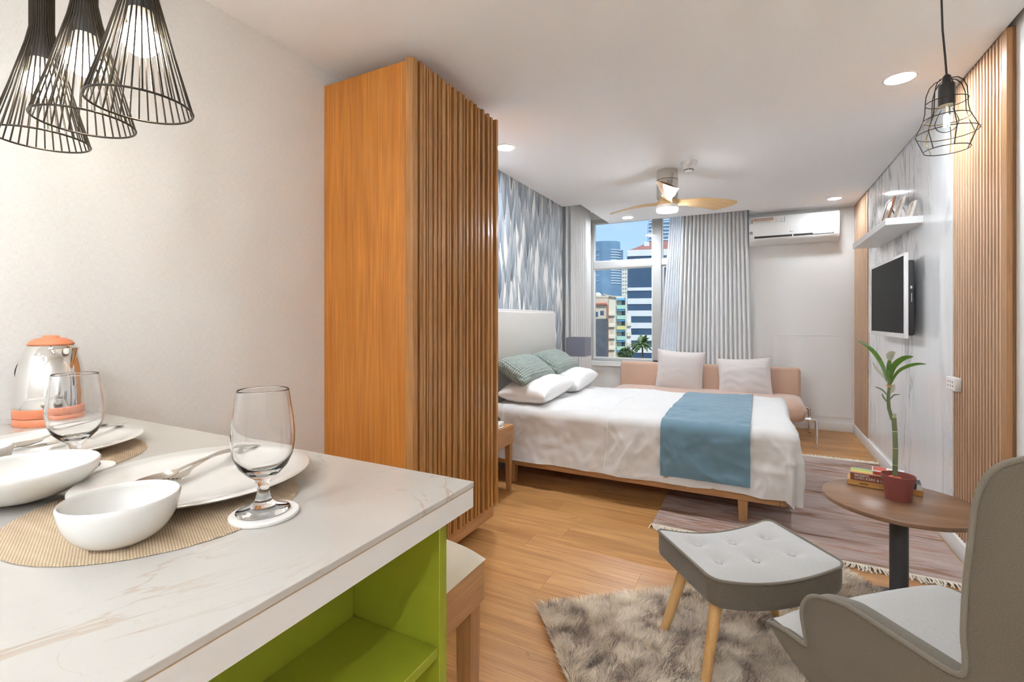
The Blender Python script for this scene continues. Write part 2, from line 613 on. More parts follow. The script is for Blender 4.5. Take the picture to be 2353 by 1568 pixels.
ceil_poly = [(XL, YF), (XR, YF), (XR, YB), (-0.086, YB), (-0.086, 6.30), (-1.78, 6.30), (-1.78, 5.13), (XL, 5.13)]
struct('ceiling', prism(ceil_poly, H, H + 0.07), 'ceiling')
struct('baseboard_right', join(rbox(0.972, XW - 0.0005, YF, YB, 0.0, 0.10, 0.004, 2)), 'base', smooth=40)
struct('baseboard_back', rbox(-0.10, 0.985, YB - 0.016, YB - 0.0005, 0.0, 0.10, 0.004, 2), 'base', smooth=40)
struct('baseboard_left', rbox(XL + 0.0005, XL + 0.016, -1.0, 1.70, 0.0, 0.10, 0.004, 2), 'base', smooth=40)
# faint access panel on the back wall under the air conditioner
ap = thing('access_panel', 'flush painted access panel low on back wall beside curtain', 'panel', (0.168, YB, 0.0))
obj('panel', rbox(0.003, 0.796, -0.003, -0.0005, 0.16, 1.105, 0.0015, 2), 'wall', ap)
obj('trim_strip', box(-0.004, 0.803, -0.005, -0.0005, 1.107, 1.113), 'base', ap)
obj('trim_strip', box(-0.005, 0.000, -0.005, -0.0005, 0.16, 1.113), 'base', ap)

# wallpaper: printed leaves on the wall behind the bed
def build_wallpaper():
    m, n, b, L = _nodes('leaf_wallpaper_print')
    uv = n.nodes.new('ShaderNodeUVMap')
    sp = n.nodes.new('ShaderNodeSeparateXYZ')
    L(uv.outputs[0], sp.inputs[0])
    at = n.nodes.new('ShaderNodeAttribute')
    at.attribute_name = 'tone'
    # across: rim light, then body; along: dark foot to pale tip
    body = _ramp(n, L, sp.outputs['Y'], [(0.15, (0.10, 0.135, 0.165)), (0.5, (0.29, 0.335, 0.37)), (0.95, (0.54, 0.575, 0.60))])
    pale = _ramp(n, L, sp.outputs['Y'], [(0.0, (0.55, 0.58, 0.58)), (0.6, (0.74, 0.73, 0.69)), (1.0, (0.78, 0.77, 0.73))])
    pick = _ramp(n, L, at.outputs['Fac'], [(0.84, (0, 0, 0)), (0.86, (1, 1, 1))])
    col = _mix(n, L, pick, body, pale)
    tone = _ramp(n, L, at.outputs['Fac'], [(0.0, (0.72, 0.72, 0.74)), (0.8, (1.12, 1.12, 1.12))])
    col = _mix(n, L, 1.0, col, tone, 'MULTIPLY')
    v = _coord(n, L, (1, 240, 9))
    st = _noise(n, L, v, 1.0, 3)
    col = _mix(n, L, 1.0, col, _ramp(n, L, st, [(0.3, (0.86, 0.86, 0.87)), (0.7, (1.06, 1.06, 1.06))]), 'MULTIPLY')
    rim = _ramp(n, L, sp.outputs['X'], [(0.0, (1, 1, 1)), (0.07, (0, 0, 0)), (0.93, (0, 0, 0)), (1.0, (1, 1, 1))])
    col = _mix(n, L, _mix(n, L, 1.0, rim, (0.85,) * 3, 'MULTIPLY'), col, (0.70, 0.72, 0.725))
    L(col, b.inputs['Base Color'])
    b.inputs['Roughness'].default_value = 0.7
    rr = random.Random(5)
    V, F, UV, TN = [], [], [], []
    x = XL + 0.0045
    y0, y1 = 2.56, 5.128
    leaves = []
    rowh = 0.088
    zz = 2.50
    while zz > -0.6:
        yy = y0 - 0.05 + rr.random() * 0.05
        while yy < y1 + 0.03:
            leaves.append((zz + rr.uniform(-0.08, 0.08), yy + rr.uniform(-0.02, 0.02)))
            yy += rr.uniform(0.065, 0.10)
        zz -= rowh
    nn = 10
    prof = [0.25, 0.52, 0.76, 0.93, 1.0, 0.98, 0.87, 0.66, 0.40, 0.17, 0.0]
    for k, (zb, yc) in enumerate(leaves):
        ln = rr.uniform(0.36, 0.56)
        wd = rr.uniform(0.030, 0.056)
        lean = rr.uniform(-0.05, 0.05)
        bow = rr.uniform(-0.018, 0.018)
        tn = rr.random()
        o = len(V)
        xx = x + 0.0012 * k / len(leaves)
        for j in range(nn + 1):
            t = j / nn
            cyc = yc + lean * t + bow * math.sin(PI * t)
            hw = wd * prof[j]
            for e in (-1, 1):
                V.append((xx, min(max(cyc + e * hw, y0), y1), min(max(zb + ln * t, 0.001), 2.599)))
                UV.append(((e + 1) / 2, t))
                TN.append(tn)
        for j in range(nn):
            a = o + 2 * j
            F.append((a, a + 1, a + 3, a + 2))
    me = bpy.data.meshes.new('wallpaper_leaf_print')
    me.from_pydata(V, [], F)
    ul = me.uv_layers.new(name='UVMap')
    at_ = me.attributes.new('tone', 'FLOAT', 'POINT')
    at_.data.foreach_set('value', TN)
    for lp in me.loops:
        ul.data[lp.index].uv = UV[lp.vertex_index]
    me.materials.append(m)
    o = link('wallpaper_leaf_print', me, None, wp_wall)
    o['kind'] = 'stuff'
build_wallpaper()

# window on the back wall
win = bpy.data.objects.new('window_1', None)
C.objects.link(win)
win['kind'] = 'structure'
win.location = (0, 6.74, 0)
fy0, fy1 = -0.045, 0.045
def bar(name, x0, x1, z0, z1, d0=fy0, d1=fy1):
    return obj(name, rbox(x0, x1, d0, d1, z0, z1, 0.005, 2), 'winframe', win, 40)
bar('jamb', -2.16, -2.125, 0.70, 2.75)
bar('jamb', -0.14, -0.10, 0.70, 2.75)
bar('mullion', -1.285, -1.165, 0.70, 2.75)
bar('mullion', -0.66, -0.56, 0.70, 2.75)
bar('window_head', -2.125, -0.14, 2.70, 2.75)
bar('window_sill_rail', -2.125, -0.14, 0.70, 0.742)
bar('transom', -2.125, -1.285, 2.035, 2.135)
bar('transom', -1.165, -0.66, 2.045, 2.125)
bar('transom', -1.165, -0.66, 1.325, 1.405)
for k, (x0, x1, z0, z1) in enumerate([(-2.125, -1.285, 2.135, 2.70), (-2.125, -1.285, 0.742, 2.035), (-1.165, -0.66, 2.125, 2.70),
                                      (-1.165, -0.66, 1.405, 2.045), (-1.165, -0.66, 0.742, 1.325), (-0.56, -0.14, 0.742, 2.70)]):
    p = obj('pane', box(x0 + 0.012, x1 - 0.012, 0.012, 0.018, z0 + 0.012, z1 - 0.012), 'pane', win)
    w = 0.03 if k == 3 else 0.014
    for nm, g in (('glazing_bead', box(x0, x0 + w, -0.02, 0.03, z0, z1)), ('glazing_bead', box(x1 - w, x1, -0.02, 0.03, z0, z1)),
                  ('glazing_bead', box(x0 + w, x1 - w, -0.02, 0.03, z0, z0 + w)), ('glazing_bead', box(x0 + w, x1 - w, -0.02, 0.03, z1 - w, z1))):
        obj(nm, g, 'winframe' if k == 3 else 'base', p)

# ================================================================== WARDROBE
wr = thing('wardrobe', 'tall warm brown wooden wardrobe with vertical slatted front beside the bed', 'wardrobe', (-1.70, 2.15, 0))
ox, oy = -1.70, 2.15
def wbox(x0, x1, y0, y1, z0, z1, r=0):
    b = (x0 - ox, x1 - ox, y0 - oy, y1 - oy, z0, z1)
    return rbox(*b, r, 2) if r else box(*b)
obj('body', wbox(-1.999, -1.465, 1.765, 2.552, 0.18, 2.500), 'wardrobe', wr)
obj('side_panel', wbox(-1.999, -1.452, 1.744, 1.764, 0.09, 2.512, 0.001), 'wardrobe', wr)
obj('corner_post', wbox(-1.450, -1.425, 1.730, 1.764, 0.18, 2.516, 0.001), 'slatwood', wr)
obj('door', wbox(-1.463, -1.442, 1.766, 2.556, 0.18, 2.505), 'slatwood', wr)
obj('base_rail', wbox(-1.999, -1.450, 1.765, 2.556, 0.085, 0.178, 0.002), 'oaky', wr)
obj('plinth', wbox(-1.990, -1.78, 1.80, 2.50, 0.0, 0.084), 'panelback', wr)
slats = [(1.728, 1.765), (1.783, 1.805), (1.807, 1.823), (1.839, 1.849), (1.853, 1.88), (1.89, 1.905), (1.907, 1.921), (1.93, 1.948), (1.958, 1.985), (2.009, 2.027), (2.029, 2.039), (2.061, 2.07), (2.081, 2.099), (2.117, 2.146), (2.153, 2.165), (2.193, 2.21), (2.233, 2.254), (2.275, 2.288), (2.311, 2.334), (2.355, 2.379), (2.411, 2.431), (2.457, 2.482), (2.517, 2.54)]
for k, (a, b) in enumerate(slats):
    pr = 0.031 + 0.003 * ((k * 7) % 3) if k else 0.035
    obj('slat', wbox(-1.4415 if k else -1.4245, -1.4415 + pr, a, b, 0.18, 2.508 + 0.004 * ((k * 5) % 3), 0.0015), 'slatwood', wr)

# ================================================================== SLATTED WALL PANELS, right wall
def slat_wall(label, y0, y1, pitch, z0=0.10, end=None):
    t = thing('slatted_wall_panel', label, 'wall panel', (XW, (y0 + y1) / 2, z0), group='slatted panels on the television wall')
    c = (y0 + y1) / 2
    obj('backing', box(1.004 - XW, -0.0005, y0 - c, y1 - c, 0, H - z0 - 0.001), 'panelback', t)
    if end:
        obj('edge_strip', rbox(0.984 - XW, 1.0035 - XW, y0 - c, y0 + end - c, 0, H - z0 - 0.002, 0.001, 2), 'oakz', t)
        y0 = y0 + end + 0.008
    n = int((y1 - y0) / pitch)
    me = mesh('slat', rbox(0.985 - XW, 1.0035 - XW, 0, pitch * 0.52, 0, H - z0 - 0.002, 0.0025, 2), 40)
    me.materials.append(M['panelwood'])
    for k in range(n):
        link('slat', me, None, t, (0, y0 - c + k * (y1 - y0) / n, 0))
    return t
slat_wall('tall slatted wooden wall panel behind the round side table, nearest', 2.885, 3.559, 0.035, end=0.05)
slat_wall('tall slatted wooden wall panel in corner beside the air conditioner', 5.886, 6.644, 0.038, end=0.06)

# ================================================================== COUNTER
ct = thing('counter_top', 'white veined stone counter top set for dining against left wall', 'counter', (-1.2, 0.2, 0.953))
def cbox(x0, x1, y0, y1, z0, z1, r=0.0):
    b = (x0 + 1.2, x1 + 1.2, y0 - 0.2, y1 - 0.2, z0 - 0.953, z1 - 0.953)
    return rbox(*b, r, 2) if r else box(*b)
obj('slab', cbox(-1.999, -0.4665, -0.60, 0.7495, 0.990, 1.0, 0.0012), 'quartz', ct)
obj('edge_band', cbox(-0.480, -0.4675, -0.60, 0.7485, 0.953, 0.9885), 'quartz_edge', ct)
obj('edge_band', cbox(-1.999, -0.4805, 0.7355, 0.7485, 0.953, 0.9885), 'quartz_edge', ct)
obj('seam', cbox(-1.998, -0.4672, -0.599, 0.7488, 0.9886, 0.9899), 'brownline', ct)
obj('underside', cbox(-1.998, -0.4806, -0.599, 0.735, 0.953, 0.9885), 'quartz_edge', ct)
gc = thing('green_shelf_unit', 'lime green open shelf unit under the white counter', 'shelf unit', (-0.6, 0.2, 0))
def gbox(x0, x1, y0, y1, z0, z1):
    return rbox(x0 + 0.6, x1 + 0.6, y0 - 0.2, y1 - 0.2, z0, z1, 0.001, 1)
obj('side_panel', gbox(-0.72, -0.50, 0.688, 0.710, 0.0, 0.952), 'green', gc)
obj('side_panel', gbox(-0.72, -0.50, -0.58, -0.558, 0.0, 0.952), 'green', gc)
obj('back_panel', gbox(-0.720, -0.706, -0.557, 0.687, 0.06, 0.952), 'green', gc)
obj('shelf', gbox(-0.7055, -0.503, -0.557, 0.687, 0.700, 0.718), 'green', gc)
obj('shelf', gbox(-0.7055, -0.503, -0.557, 0.687, 0.38, 0.398), 'green', gc)
obj('kick_board', gbox(-0.7055, -0.53, -0.557, 0.687, 0.0, 0.06), 'green', gc)

# ================================================================== BAR STOOL
st = thing('bar_stool', 'wooden bar stool with cream padded seat tucked behind the counter', 'stool', (-0.80, 0.855, 0))
def sbx(x0, x1, y0, y1, z0, z1, r=0.003):
    return rbox(x0 + 0.80, x1 + 0.80, y0 - 0.855, y1 - 0.855, z0, z1, r, 2)
sX0, sX1, sY0, sY1 = -0.985, -0.605, 0.715, 1.022
obj('apron', sbx(sX1 - 0.02, sX1, sY0, sY1, 0.600, 0.700), 'oaky', st)
obj('apron', sbx(sX0, sX0 + 0.02, sY0, sY1, 0.600, 0.700), 'oaky', st)
obj('apron', sbx(sX0 + 0.0205, sX1 - 0.0205, sY1 - 0.02, sY1, 0.600, 0.700), 'oak', st)
obj('apron', sbx(sX0 + 0.0205, sX1 - 0.0205, sY0, sY0 + 0.02, 0.600, 0.700), 'oak', st)
def cush(u, v):
    s, t = u * 2 - 1, v * 2 - 1
    f = (1 - abs(s) ** 3.5) ** 0.5 * (1 - abs(t) ** 3.5) ** 0.5
    return (s * 0.192, t * 0.156, 0.701 + 0.058 * f)
def cushb(u, v):
    s, t = u * 2 - 1, v * 2 - 1
    return (s * 0.192, t * 0.156, 0.701)
obj('seat_cushion', shift(two_sided(cush, cushb, 24, 24), (0.005, 0.0135, 0)), 'creamfab', st, 60)
def taper_leg(name, x, y, z1, w1, w0, mat, parent, dx=0, dy=0):
    v = []
    for z, w, ax, ay in ((0, w0, dx, dy), (z1, w1, 0, 0)):
        v += [(x + ax - w, y + ay - w, z), (x + ax + w, y + ay - w, z), (x + ax + w, y + ay + w, z), (x + ax - w, y + ay + w, z)]
    f = [(0, 3, 2, 1), (4, 5, 6, 7), (0, 1, 5, 4), (1, 2, 6, 5), (2, 3, 7, 6), (3, 0, 4, 7)]
    return obj(name, (v, f), mat, parent)
for x in (sX0 + 0.030, sX1 - 0.030):
    for yy in (sY0 + 0.030, sY1 - 0.030):
        taper_leg('leg', x + 0.80, yy - 0.855, 0.5995, 0.022, 0.015, 'oakz', st)
obj('foot_rail', sbx(sX0 + 0.03, sX1 - 0.03, sY1 - 0.042, sY1 - 0.024, 0.20, 0.225), 'oak', st)
obj('foot_rail', sbx(sX0 + 0.03, sX1 - 0.03, sY0 + 0.024, sY0 + 0.042, 0.20, 0.225), 'oak', st)

# ================================================================== TABLE SETTING (worktop at z = 1.0)
def _matmat():
    m, n, b, L = _nodes('woven_placemat')
    v = _coord(n, L, (1, 1, 1), (0, 0, 0.4))
    w1 = n.nodes.new('ShaderNodeTexWave'); w1.bands_direction = 'X'; w1.inputs['Scale'].default_value = 95; w1.inputs['Distortion'].default_value = 0.6
    w2 = n.nodes.new('ShaderNodeTexWave'); w2.bands_direction = 'Y'; w2.inputs['Scale'].default_value = 95; w2.inputs['Distortion'].default_value = 0.6
    L(v, w1.inputs[0]); L(v, w2.inputs[0])
    f = _mix(n, L, 1.0, w1.outputs['Fac'], w2.outputs['Fac'], 'MULTIPLY')
    big = _noise(n, L, _coord(n, L, (9, 60, 1)), 1.0, 2)
    c = _ramp(n, L, f, [(0.0, (0.34, 0.245, 0.155)), (0.5, (0.63, 0.50, 0.345))])
    L(_mix(n, L, 1.0, c, _ramp(n, L, big, [(0.3, (0.88, 0.86, 0.84)), (0.7, (1.08, 1.08, 1.08))]), 'MULTIPLY'), b.inputs['Base Color'])
    b.inputs['Roughness'].default_value = 0.8
    _bump(n, L, b, f, 0.5, 0.002)
    return m
M['placemat'] = _matmat()
def placemat(x, y, r, label):
    o = obj('placemat', lathe([(0, 0), (r - 0.001, 0), (r, 0.0008), (r - 0.001, 0.0018), (0, 0.0018)], 96), 'placemat', None, 50, (x, y, 1.0002))
    return tag(o, label, 'placemat', 'round woven placemats on the counter')
placemat(-0.848, 0.426, 0.194, 'round beige woven placemat under the nearer plate and small bowl')
placemat(-1.372, 0.415, 0.208, 'round beige woven placemat under the farther plate beside kettle')
def plate(x, y, r, label):
    o = obj('dinner_plate', lathe([(0, 0.0), (r * 0.56, 0.0), (r * 0.60, 0.004), (r * 0.80, 0.010), (r * 0.97, 0.019), (r, 0.0225), (r * 0.985, 0.0245), (r * 0.80, 0.0165), (r * 0.6, 0.010), (r * 0.4, 0.0085), (0, 0.008)], 96), 'porcelain', None, 60, (x, y, 1.0022))
    return tag(o, label, 'plate', 'white dinner plates on the counter')
plate(-0.893, 0.505, 0.180, 'large white plate with fork and spoon behind the nearer glass')
plate(-1.420, 0.472, 0.170, 'large white plate with fork and spoon in front of the kettle')
def bowl(name, x, y, r, hgt, foot, label, z=1.0022):
    t = 0.0042
    out = [(0, 0.0), (foot, 0.0), (foot * 1.12, 0.0035)]
    inn = [(0, 0.006)]
    for k in range(1, 15):
        a = k / 14
        rr_ = foot * 1.12 + (r - foot * 1.12) * math.sin(a * PI / 2) ** 0.9
        zz = 0.0035 + (hgt - 0.0035) * (1 - math.cos(a * PI / 2)) ** 0.82
        out.append((rr_, zz))
        inn.append((max(rr_ - t - 0.002 * (1 - a), 0), zz + (0.003 * (1 - a))))
    prof = out + [(r - t * 0.45, hgt + 0.0016)] + inn[::-1]
    o = obj(name, lathe(prof, 96), 'porcelain', None, 70, (x, y, z))
    return tag(o, label, 'bowl', 'white bowls on the counter')
bowl('soup_bowl', -0.757, 0.325, 0.066, 0.060, 0.026, 'small round white bowl in front on the nearer placemat')
bowl('soup_bowl', -1.293, 0.312, 0.064, 0.058, 0.026, 'small round white bowl cut by picture edge, on farther placemat')
bowl('serving_bowl', -1.080, 0.325, 0.100, 0.055, 0.030, 'wide shallow white serving bowl between the two placemats')
def goblet(x, y, label):
    prof_o = [(0.0, 0.0), (0.037, 0.0), (0.0378, 0.0022), (0.030, 0.006), (0.018, 0.010), (0.0115, 0.018), (0.0085, 0.030), (0.0088, 0.040), (0.0125, 0.050),
              (0.024, 0.058), (0.0345, 0.070), (0.0415, 0.086), (0.0445, 0.105), (0.0445, 0.120), (0.0425, 0.142), (0.039, 0.165), (0.0364, 0.1835), (0.0362, 0.185)]
    prof_i = [(0.0353, 0.1860), (0.0345, 0.185), (0.0347, 0.1835), (0.0374, 0.165), (0.0408, 0.142), (0.0427, 0.120), (0.0427, 0.105), (0.0396, 0.087), (0.0325, 0.073), (0.021, 0.0635), (0.008, 0.060), (0.0, 0.0595)]
    o = obj('goblet', lathe(prof_o + prof_i, 72), 'goblet', None, 80, (x, y, 1.0072))
    return tag(o, label, 'glass', 'clear stemmed goblets on the counter')
def coaster(x, y, label):
    r = 0.0485
    o = obj('coaster', lathe([(0, 0), (r - 0.001, 0), (r, 0.0012), (r, 0.0052), (r - 0.0012, 0.0064), (0, 0.0064)], 72), 'coaster', None, 40, (x, y, 1.0004))
    return tag(o, label, 'coaster', 'round coasters on the counter')
coaster(-0.669, 0.471, 'round pale coaster under the nearer goblet at counter edge')
goblet(-0.672, 0.471, 'clear stemmed goblet standing alone on coaster by counter edge')
coaster(-1.185, 0.447, 'round pale coaster under the goblet in front of kettle')
goblet(-1.196, 0.437, 'clear stemmed goblet in front of the shiny kettle')

def cutlery(kind, p0, p1, label, grp, z):
    a, b = Vector(p0), Vector(p1)
    d = (b - a)
    ln = d.length
    ang = math.atan2(d.y, d.x)
    def width(t):
        if kind == 'spoon':
            return 0.0205 * math.sqrt(max(0.0, 1 - ((t - 0.15) / 0.15) ** 2)) if t < 0.28 else 0.0042 + 0.0045 * max(0, (t - 0.4) / 0.6)
        return (0.0125 if t < 0.26 else 0.0125 - (t - 0.26) * 0.11 if t < 0.335 else 0.0042 + 0.0045 * max(0, (t - 0.4) / 0.6))
    def hgt(t):
        arch = 0.010 * math.sin(PI * min(1, max(0, (t - 0.25) / 0.75)))
        return arch + (0.004 * (1 - t / 0.1) if t < 0.1 and kind == 'fork' else 0)
    n = 40
    V, F = [], []
    for i in range(n + 1):
        t = i / n
        w = max(width(t), 0.0012)
        z0 = hgt(t)
        dish = -0.006 * math.sqrt(max(0.0, 1 - ((t - 0.15) / 0.15) ** 2)) if kind == 'spoon' and t < 0.3 else 0
        for k in range(7):
            s = k / 3 - 1
            V.append((t * ln, s * w, z0 + dish * (1 - s * s) + 0.0018))
        for k in range(7):
            s = k / 3 - 1
            V.append((t * ln, s * w, z0 + dish * (1 - s * s)))
    for i in range(n):
        for k in range(6):
            a0 = i * 14 + k
            F.append((a0, a0 + 1, a0 + 15, a0 + 14))
            F.append((a0 + 7, a0 + 21, a0 + 22, a0 + 8))
        F.append((i * 14, i * 14 + 14, i * 14 + 21, i * 14 + 7))
        F.append((i * 14 + 6, i * 14 + 13, i * 14 + 27, i * 14 + 20))
    F.append(tuple(range(7)) + tuple(range(13, 6, -1)))
    e = n * 14
    F.append(tuple(range(e, e + 7)) + tuple(range(e + 13, e + 6, -1)))
    root = thing(kind, label, kind, (a.x, a.y, z), ang, grp)
    if kind == 'fork':
        keep = [q for q in F if not all(V[i][0] < ln * 0.19 for i in q)]
        obj('handle', (V, keep), 'steel', root, 50)
        for s in (-0.0105, -0.0035, 0.0035, 0.0105):
            pts = [(0.0 + abs(s) * 0.2, s, hgt(0) + 0.001), (ln * 0.1, s, hgt(0.1) + 0.001), (ln * 0.2, s, hgt(0.2) + 0.001)]
            obj('tine', tube(pts, [0.0008, 0.0014, 0.0016], 6), 'steel', root, 60)
    else:
        obj('bowl', (V, [q for q in F if all(V[i][0] <= ln * 0.30 + 1e-6 for i in q)]), 'steel', root, 50)
        obj('handle', (V, [q for q in F if any(V[i][0] > ln * 0.30 + 1e-6 for i in q)]), 'steel', root, 50)
    return root
cutlery('spoon', (-0.925, 0.415, 0), (-0.955, 0.655, 0), 'steel spoon lying on the nearer white plate', 'spoons on the plates', 1.0235)
cutlery('fork', (-0.880, 0.425, 0), (-0.990, 0.640, 0), 'steel fork beside spoon on the nearer white plate', 'forks on the plates', 1.0225)
cutlery('spoon', (-1.440, 0.410, 0), (-1.515, 0.625, 0), 'steel spoon lying on the plate near the kettle', 'spoons on the plates', 1.0235)
cutlery('fork', (-1.385, 0.420, 0), (-1.470, 0.640, 0), 'steel fork lying on the plate near the kettle', 'forks on the plates', 1.0225)

# kettle
kt = thing('electric_kettle', 'shiny steel electric kettle with coral lid and base', 'kettle', (-1.835, 0.615, 1.0), R(18))
obj('power_base', lathe([(0, 0.0003), (0.079, 0.0003), (0.0805, 0.003), (0.0805, 0.019), (0.079, 0.021), (0, 0.021)], 64), 'orange', kt, 40)
obj('lower_ring', lathe([(0, 0.0225), (0.079, 0.0225), (0.081, 0.025), (0.0805, 0.046), (0.0785, 0.048), (0, 0.048)], 64), 'orange', kt, 40)
obj('body', lathe([(0.0, 0.0485), (0.078, 0.0485), (0.0785, 0.06), (0.078, 0.09), (0.0755, 0.125), (0.070, 0.163), (0.062, 0.196), (0.0525, 0.224), (0.049, 0.2255), (0, 0.2255)], 96), 'kettle', kt, 50)
obj('lid', lathe([(0.0, 0.2260), (0.0500, 0.2260), (0.0515, 0.229), (0.045, 0.238), (0.033, 0.245), (0.018, 0.248), (0.0, 0.249)], 64), 'orange', kt, 50)
obj('lid_grip', rbox(-0.026, 0.026, -0.006, 0.006, 0.243, 0.254, 0.005, 3), 'orange', kt, 50)
spv = [(0.049, -0.028, 0.214), (0.049, 0.028, 0.214), (0.086, 0.0, 0.218), (0.069, 0.0, 0.150), (0.079, -0.016, 0.218), (0.079, 0.016, 0.218)]
obj('spout', (spv, [(0, 4, 2, 5, 1), (0, 3, 4), (4, 3, 2), (2, 3, 5), (5, 3, 1), (0, 1, 3)]), 'kettle', kt, 60)
hp = []
for k in range(13):
    a = k / 12
    hp.append((-0.062 - 0.052 * math.sin(a * PI), 0, 0.200 - 0.12 * a))
obj('handle', tube(hp, 0.011, 10), 'blackmat', kt, 60)

# ================================================================== PENDANTS OVER THE COUNTER
def pendant(x, y, z, label):
    t = thing('pendant_lamp', label, 'pendant lamp', (x, y, z), rnd.random(), 'flared wire pendant lamps over the counter')
    prof = [(0.0225, 0.46), (0.0225, 0.275), (0.030, 0.235), (0.060, 0.115), (0.092, 0.0)]
    me = mesh('wire', tube([(r, 0, h) for r, h in prof], 0.0017, 6), 60)
    me.materials.append(M['blackwire'])
    n = 34
    for k in range(n):
        link('wire', me, None, t, None, (0, 0, 2 * PI * k / n))
    ring = [(0.092 * math.cos(2 * PI * k / 72), 0.092 * math.sin(2 * PI * k / 72), 0) for k in range(72)]
    obj('rim_ring', tube(ring, 0.0024, 8, True), 'blackwire', t, 60)
    obj('neck_sleeve', lathe([(0, 0.20), (0.018, 0.20), (0.0195, 0.205), (0.0195, 0.46), (0, 0.462)], 24), 'blackmat', t, 40)
    obj('bulb_collar', lathe([(0, 0.172), (0.021, 0.172), (0.0235, 0.178), (0.0215, 0.1995), (0, 0.1995)], 32), 'collar', t, 40)
    b = [(0.0, 0.106)] + [(0.0335 * math.sin(a), 0.140 - 0.034 * math.cos(a)) for a in [PI * k / 9 for k in range(1, 9)]] + [(0.0, 0.1715)]
    obj('bulb', lathe(b, 16), 'bulb', t, 60)
    obj('cord', tube([(0, 0, 0.46), (0, 0, H - z - 0.02)], 0.003, 8), 'blackmat', t, 60)
    obj('canopy', lathe([(0, H - z - 0.022), (0.045, H - z - 0.022), (0.05, H - z - 0.018), (0.05, H - z - 0.001), (0, H - z - 0.001)], 40), 'blackmat', t, 40)
pendant(-1.155, 0.530, 1.75, 'flared wire pendant lamp with glowing bulb, largest, over counter')
pendant(-1.366, 0.516, 1.75, 'flared wire pendant lamp, middle of three over counter')
pendant(-1.592, 0.516, 1.75, 'flared wire pendant lamp of the three nearest left wall')

# cage pendant
cg = thing('cage_pendant_lamp', 'black wire cage pendant lamp with filament bulb on cord', 'pendant lamp', (0.579, 2.14, 1.885))
rings = [(0.0615, 0.0), (0.083, 0.058), (0.062, 0.108), (0.056, 0.165)]
for r, z in rings:
    obj('ring', tube([(r * math.cos(2 * PI * k / 60), r * math.sin(2 * PI * k / 60), z) for k in range(60)], 0.0016, 6, True), 'blackwire', cg, 60)
cp = [(0.0615, 0), (0.083, 0.058), (0.072, 0.085), (0.062, 0.108), (0.057, 0.135), (0.056, 0.165), (0.054, 0.195), (0.045, 0.222), (0.030, 0.238), (0.014, 0.243)]
me = mesh('rib', tube([(r, 0, z) for r, z in cp], 0.0016, 6), 60)
me.materials.append(M['blackwire'])
for k in range(7):
    link('rib', me, None, cg, None, (0, 0, 2 * PI * (k + 0.3) / 7))
obj('socket', lathe([(0, 0.152), (0.0215, 0.152), (0.0225, 0.155), (0.0225, 0.222), (0.02, 0.226), (0.012, 0.228), (0.012, 0.250), (0.006, 0.258), (0, 0.258)], 32), 'blackmat', cg, 40)
bp = [(0.0, 0.060)] + [(0.032 * math.sin(a), 0.092 - 0.032 * math.cos(a)) for a in [PI * k / 14 for k in range(1, 10)]] + [(0.022, 0.125), (0.0145, 0.140), (0.013, 0.1515)]
obj('bulb', lathe(bp, 40), 'bulbglass', cg, 60)
for k in range(4):
    a = 2 * PI * k / 4
    obj('filament', tube([(0.007 * math.cos(a), 0.007 * math.sin(a), 0.080), (0.006 * math.cos(a), 0.006 * math.sin(a), 0.118)], 0.0016, 6), 'filament', cg, 60)
obj('filament_post', tube([(0, 0, 0.118), (0, 0, 0.150)], 0.003, 8), 'collar', cg, 60)
cb = [Vector((0, 0, 0.255)), Vector((-0.004, 0, 0.32)), Vector((-0.010, 0.004, 0.42)), Vector((-0.012, 0.006, 0.52)), Vector((-0.008, 0.002, 0.62)), Vector((-0.006, 0, H - 1.885 - 0.012))]
obj('cord', tube(cb, 0.0032, 8), 'blackmat', cg, 60)
obj('canopy', shift(lathe([(0, -0.02), (0.045, -0.02), (0.05, -0.016), (0.05, -0.001), (0, -0.001)], 40), (0, 0, H - 1.885)), 'blackmat', cg, 40)

# ================================================================== CEILING FIXTURES
def downlight(x, y, r, label, glow='down'):
    t = thing('downlight', label, 'downlight', (x, y, H - 0.0005), 0, 'recessed ceiling downlights')
    obj('trim_ring', lathe([(r, -0.001), (r + 0.001, -0.004), (r + 0.009, -0.004), (r + 0.012, 0.0), (r, 0.0)], 48), 'whitepl', t, 40)
    obj('lamp_face', prism([((r - 0.0008) * math.cos(2 * PI * k / 24), (r - 0.0008) * math.sin(2 * PI * k / 24)) for k in range(24)], -0.0025, -0.001), glow, t, 40)
downlight(-1.689, 3.165, 0.062, 'round recessed downlight beside the wardrobe top')
downlight(0.681, 3.227, 0.066, 'round recessed downlight nearest the wire cage pendant', 'down_half')
downlight(0.736, 6.116, 0.060, 'round recessed downlight in front of the air conditioner', 'down_dim')
downlight(-1.470, 6.052, 0.060, 'round recessed downlight above the window')
downlight(-0.40, -1.30, 0.062, 'round recessed downlight added unseen behind the camera, middle of three')  # this and the next two are added out of view to light the room
downlight(0.50, -1.25, 0.062, 'round recessed downlight added unseen behind the camera, right of three')  # added lamp, never in view, for light from behind
downlight(-1.30, -1.25, 0.062, 'round recessed downlight added unseen behind the camera, left of three')  # also added, brightens the faces turned to the camera

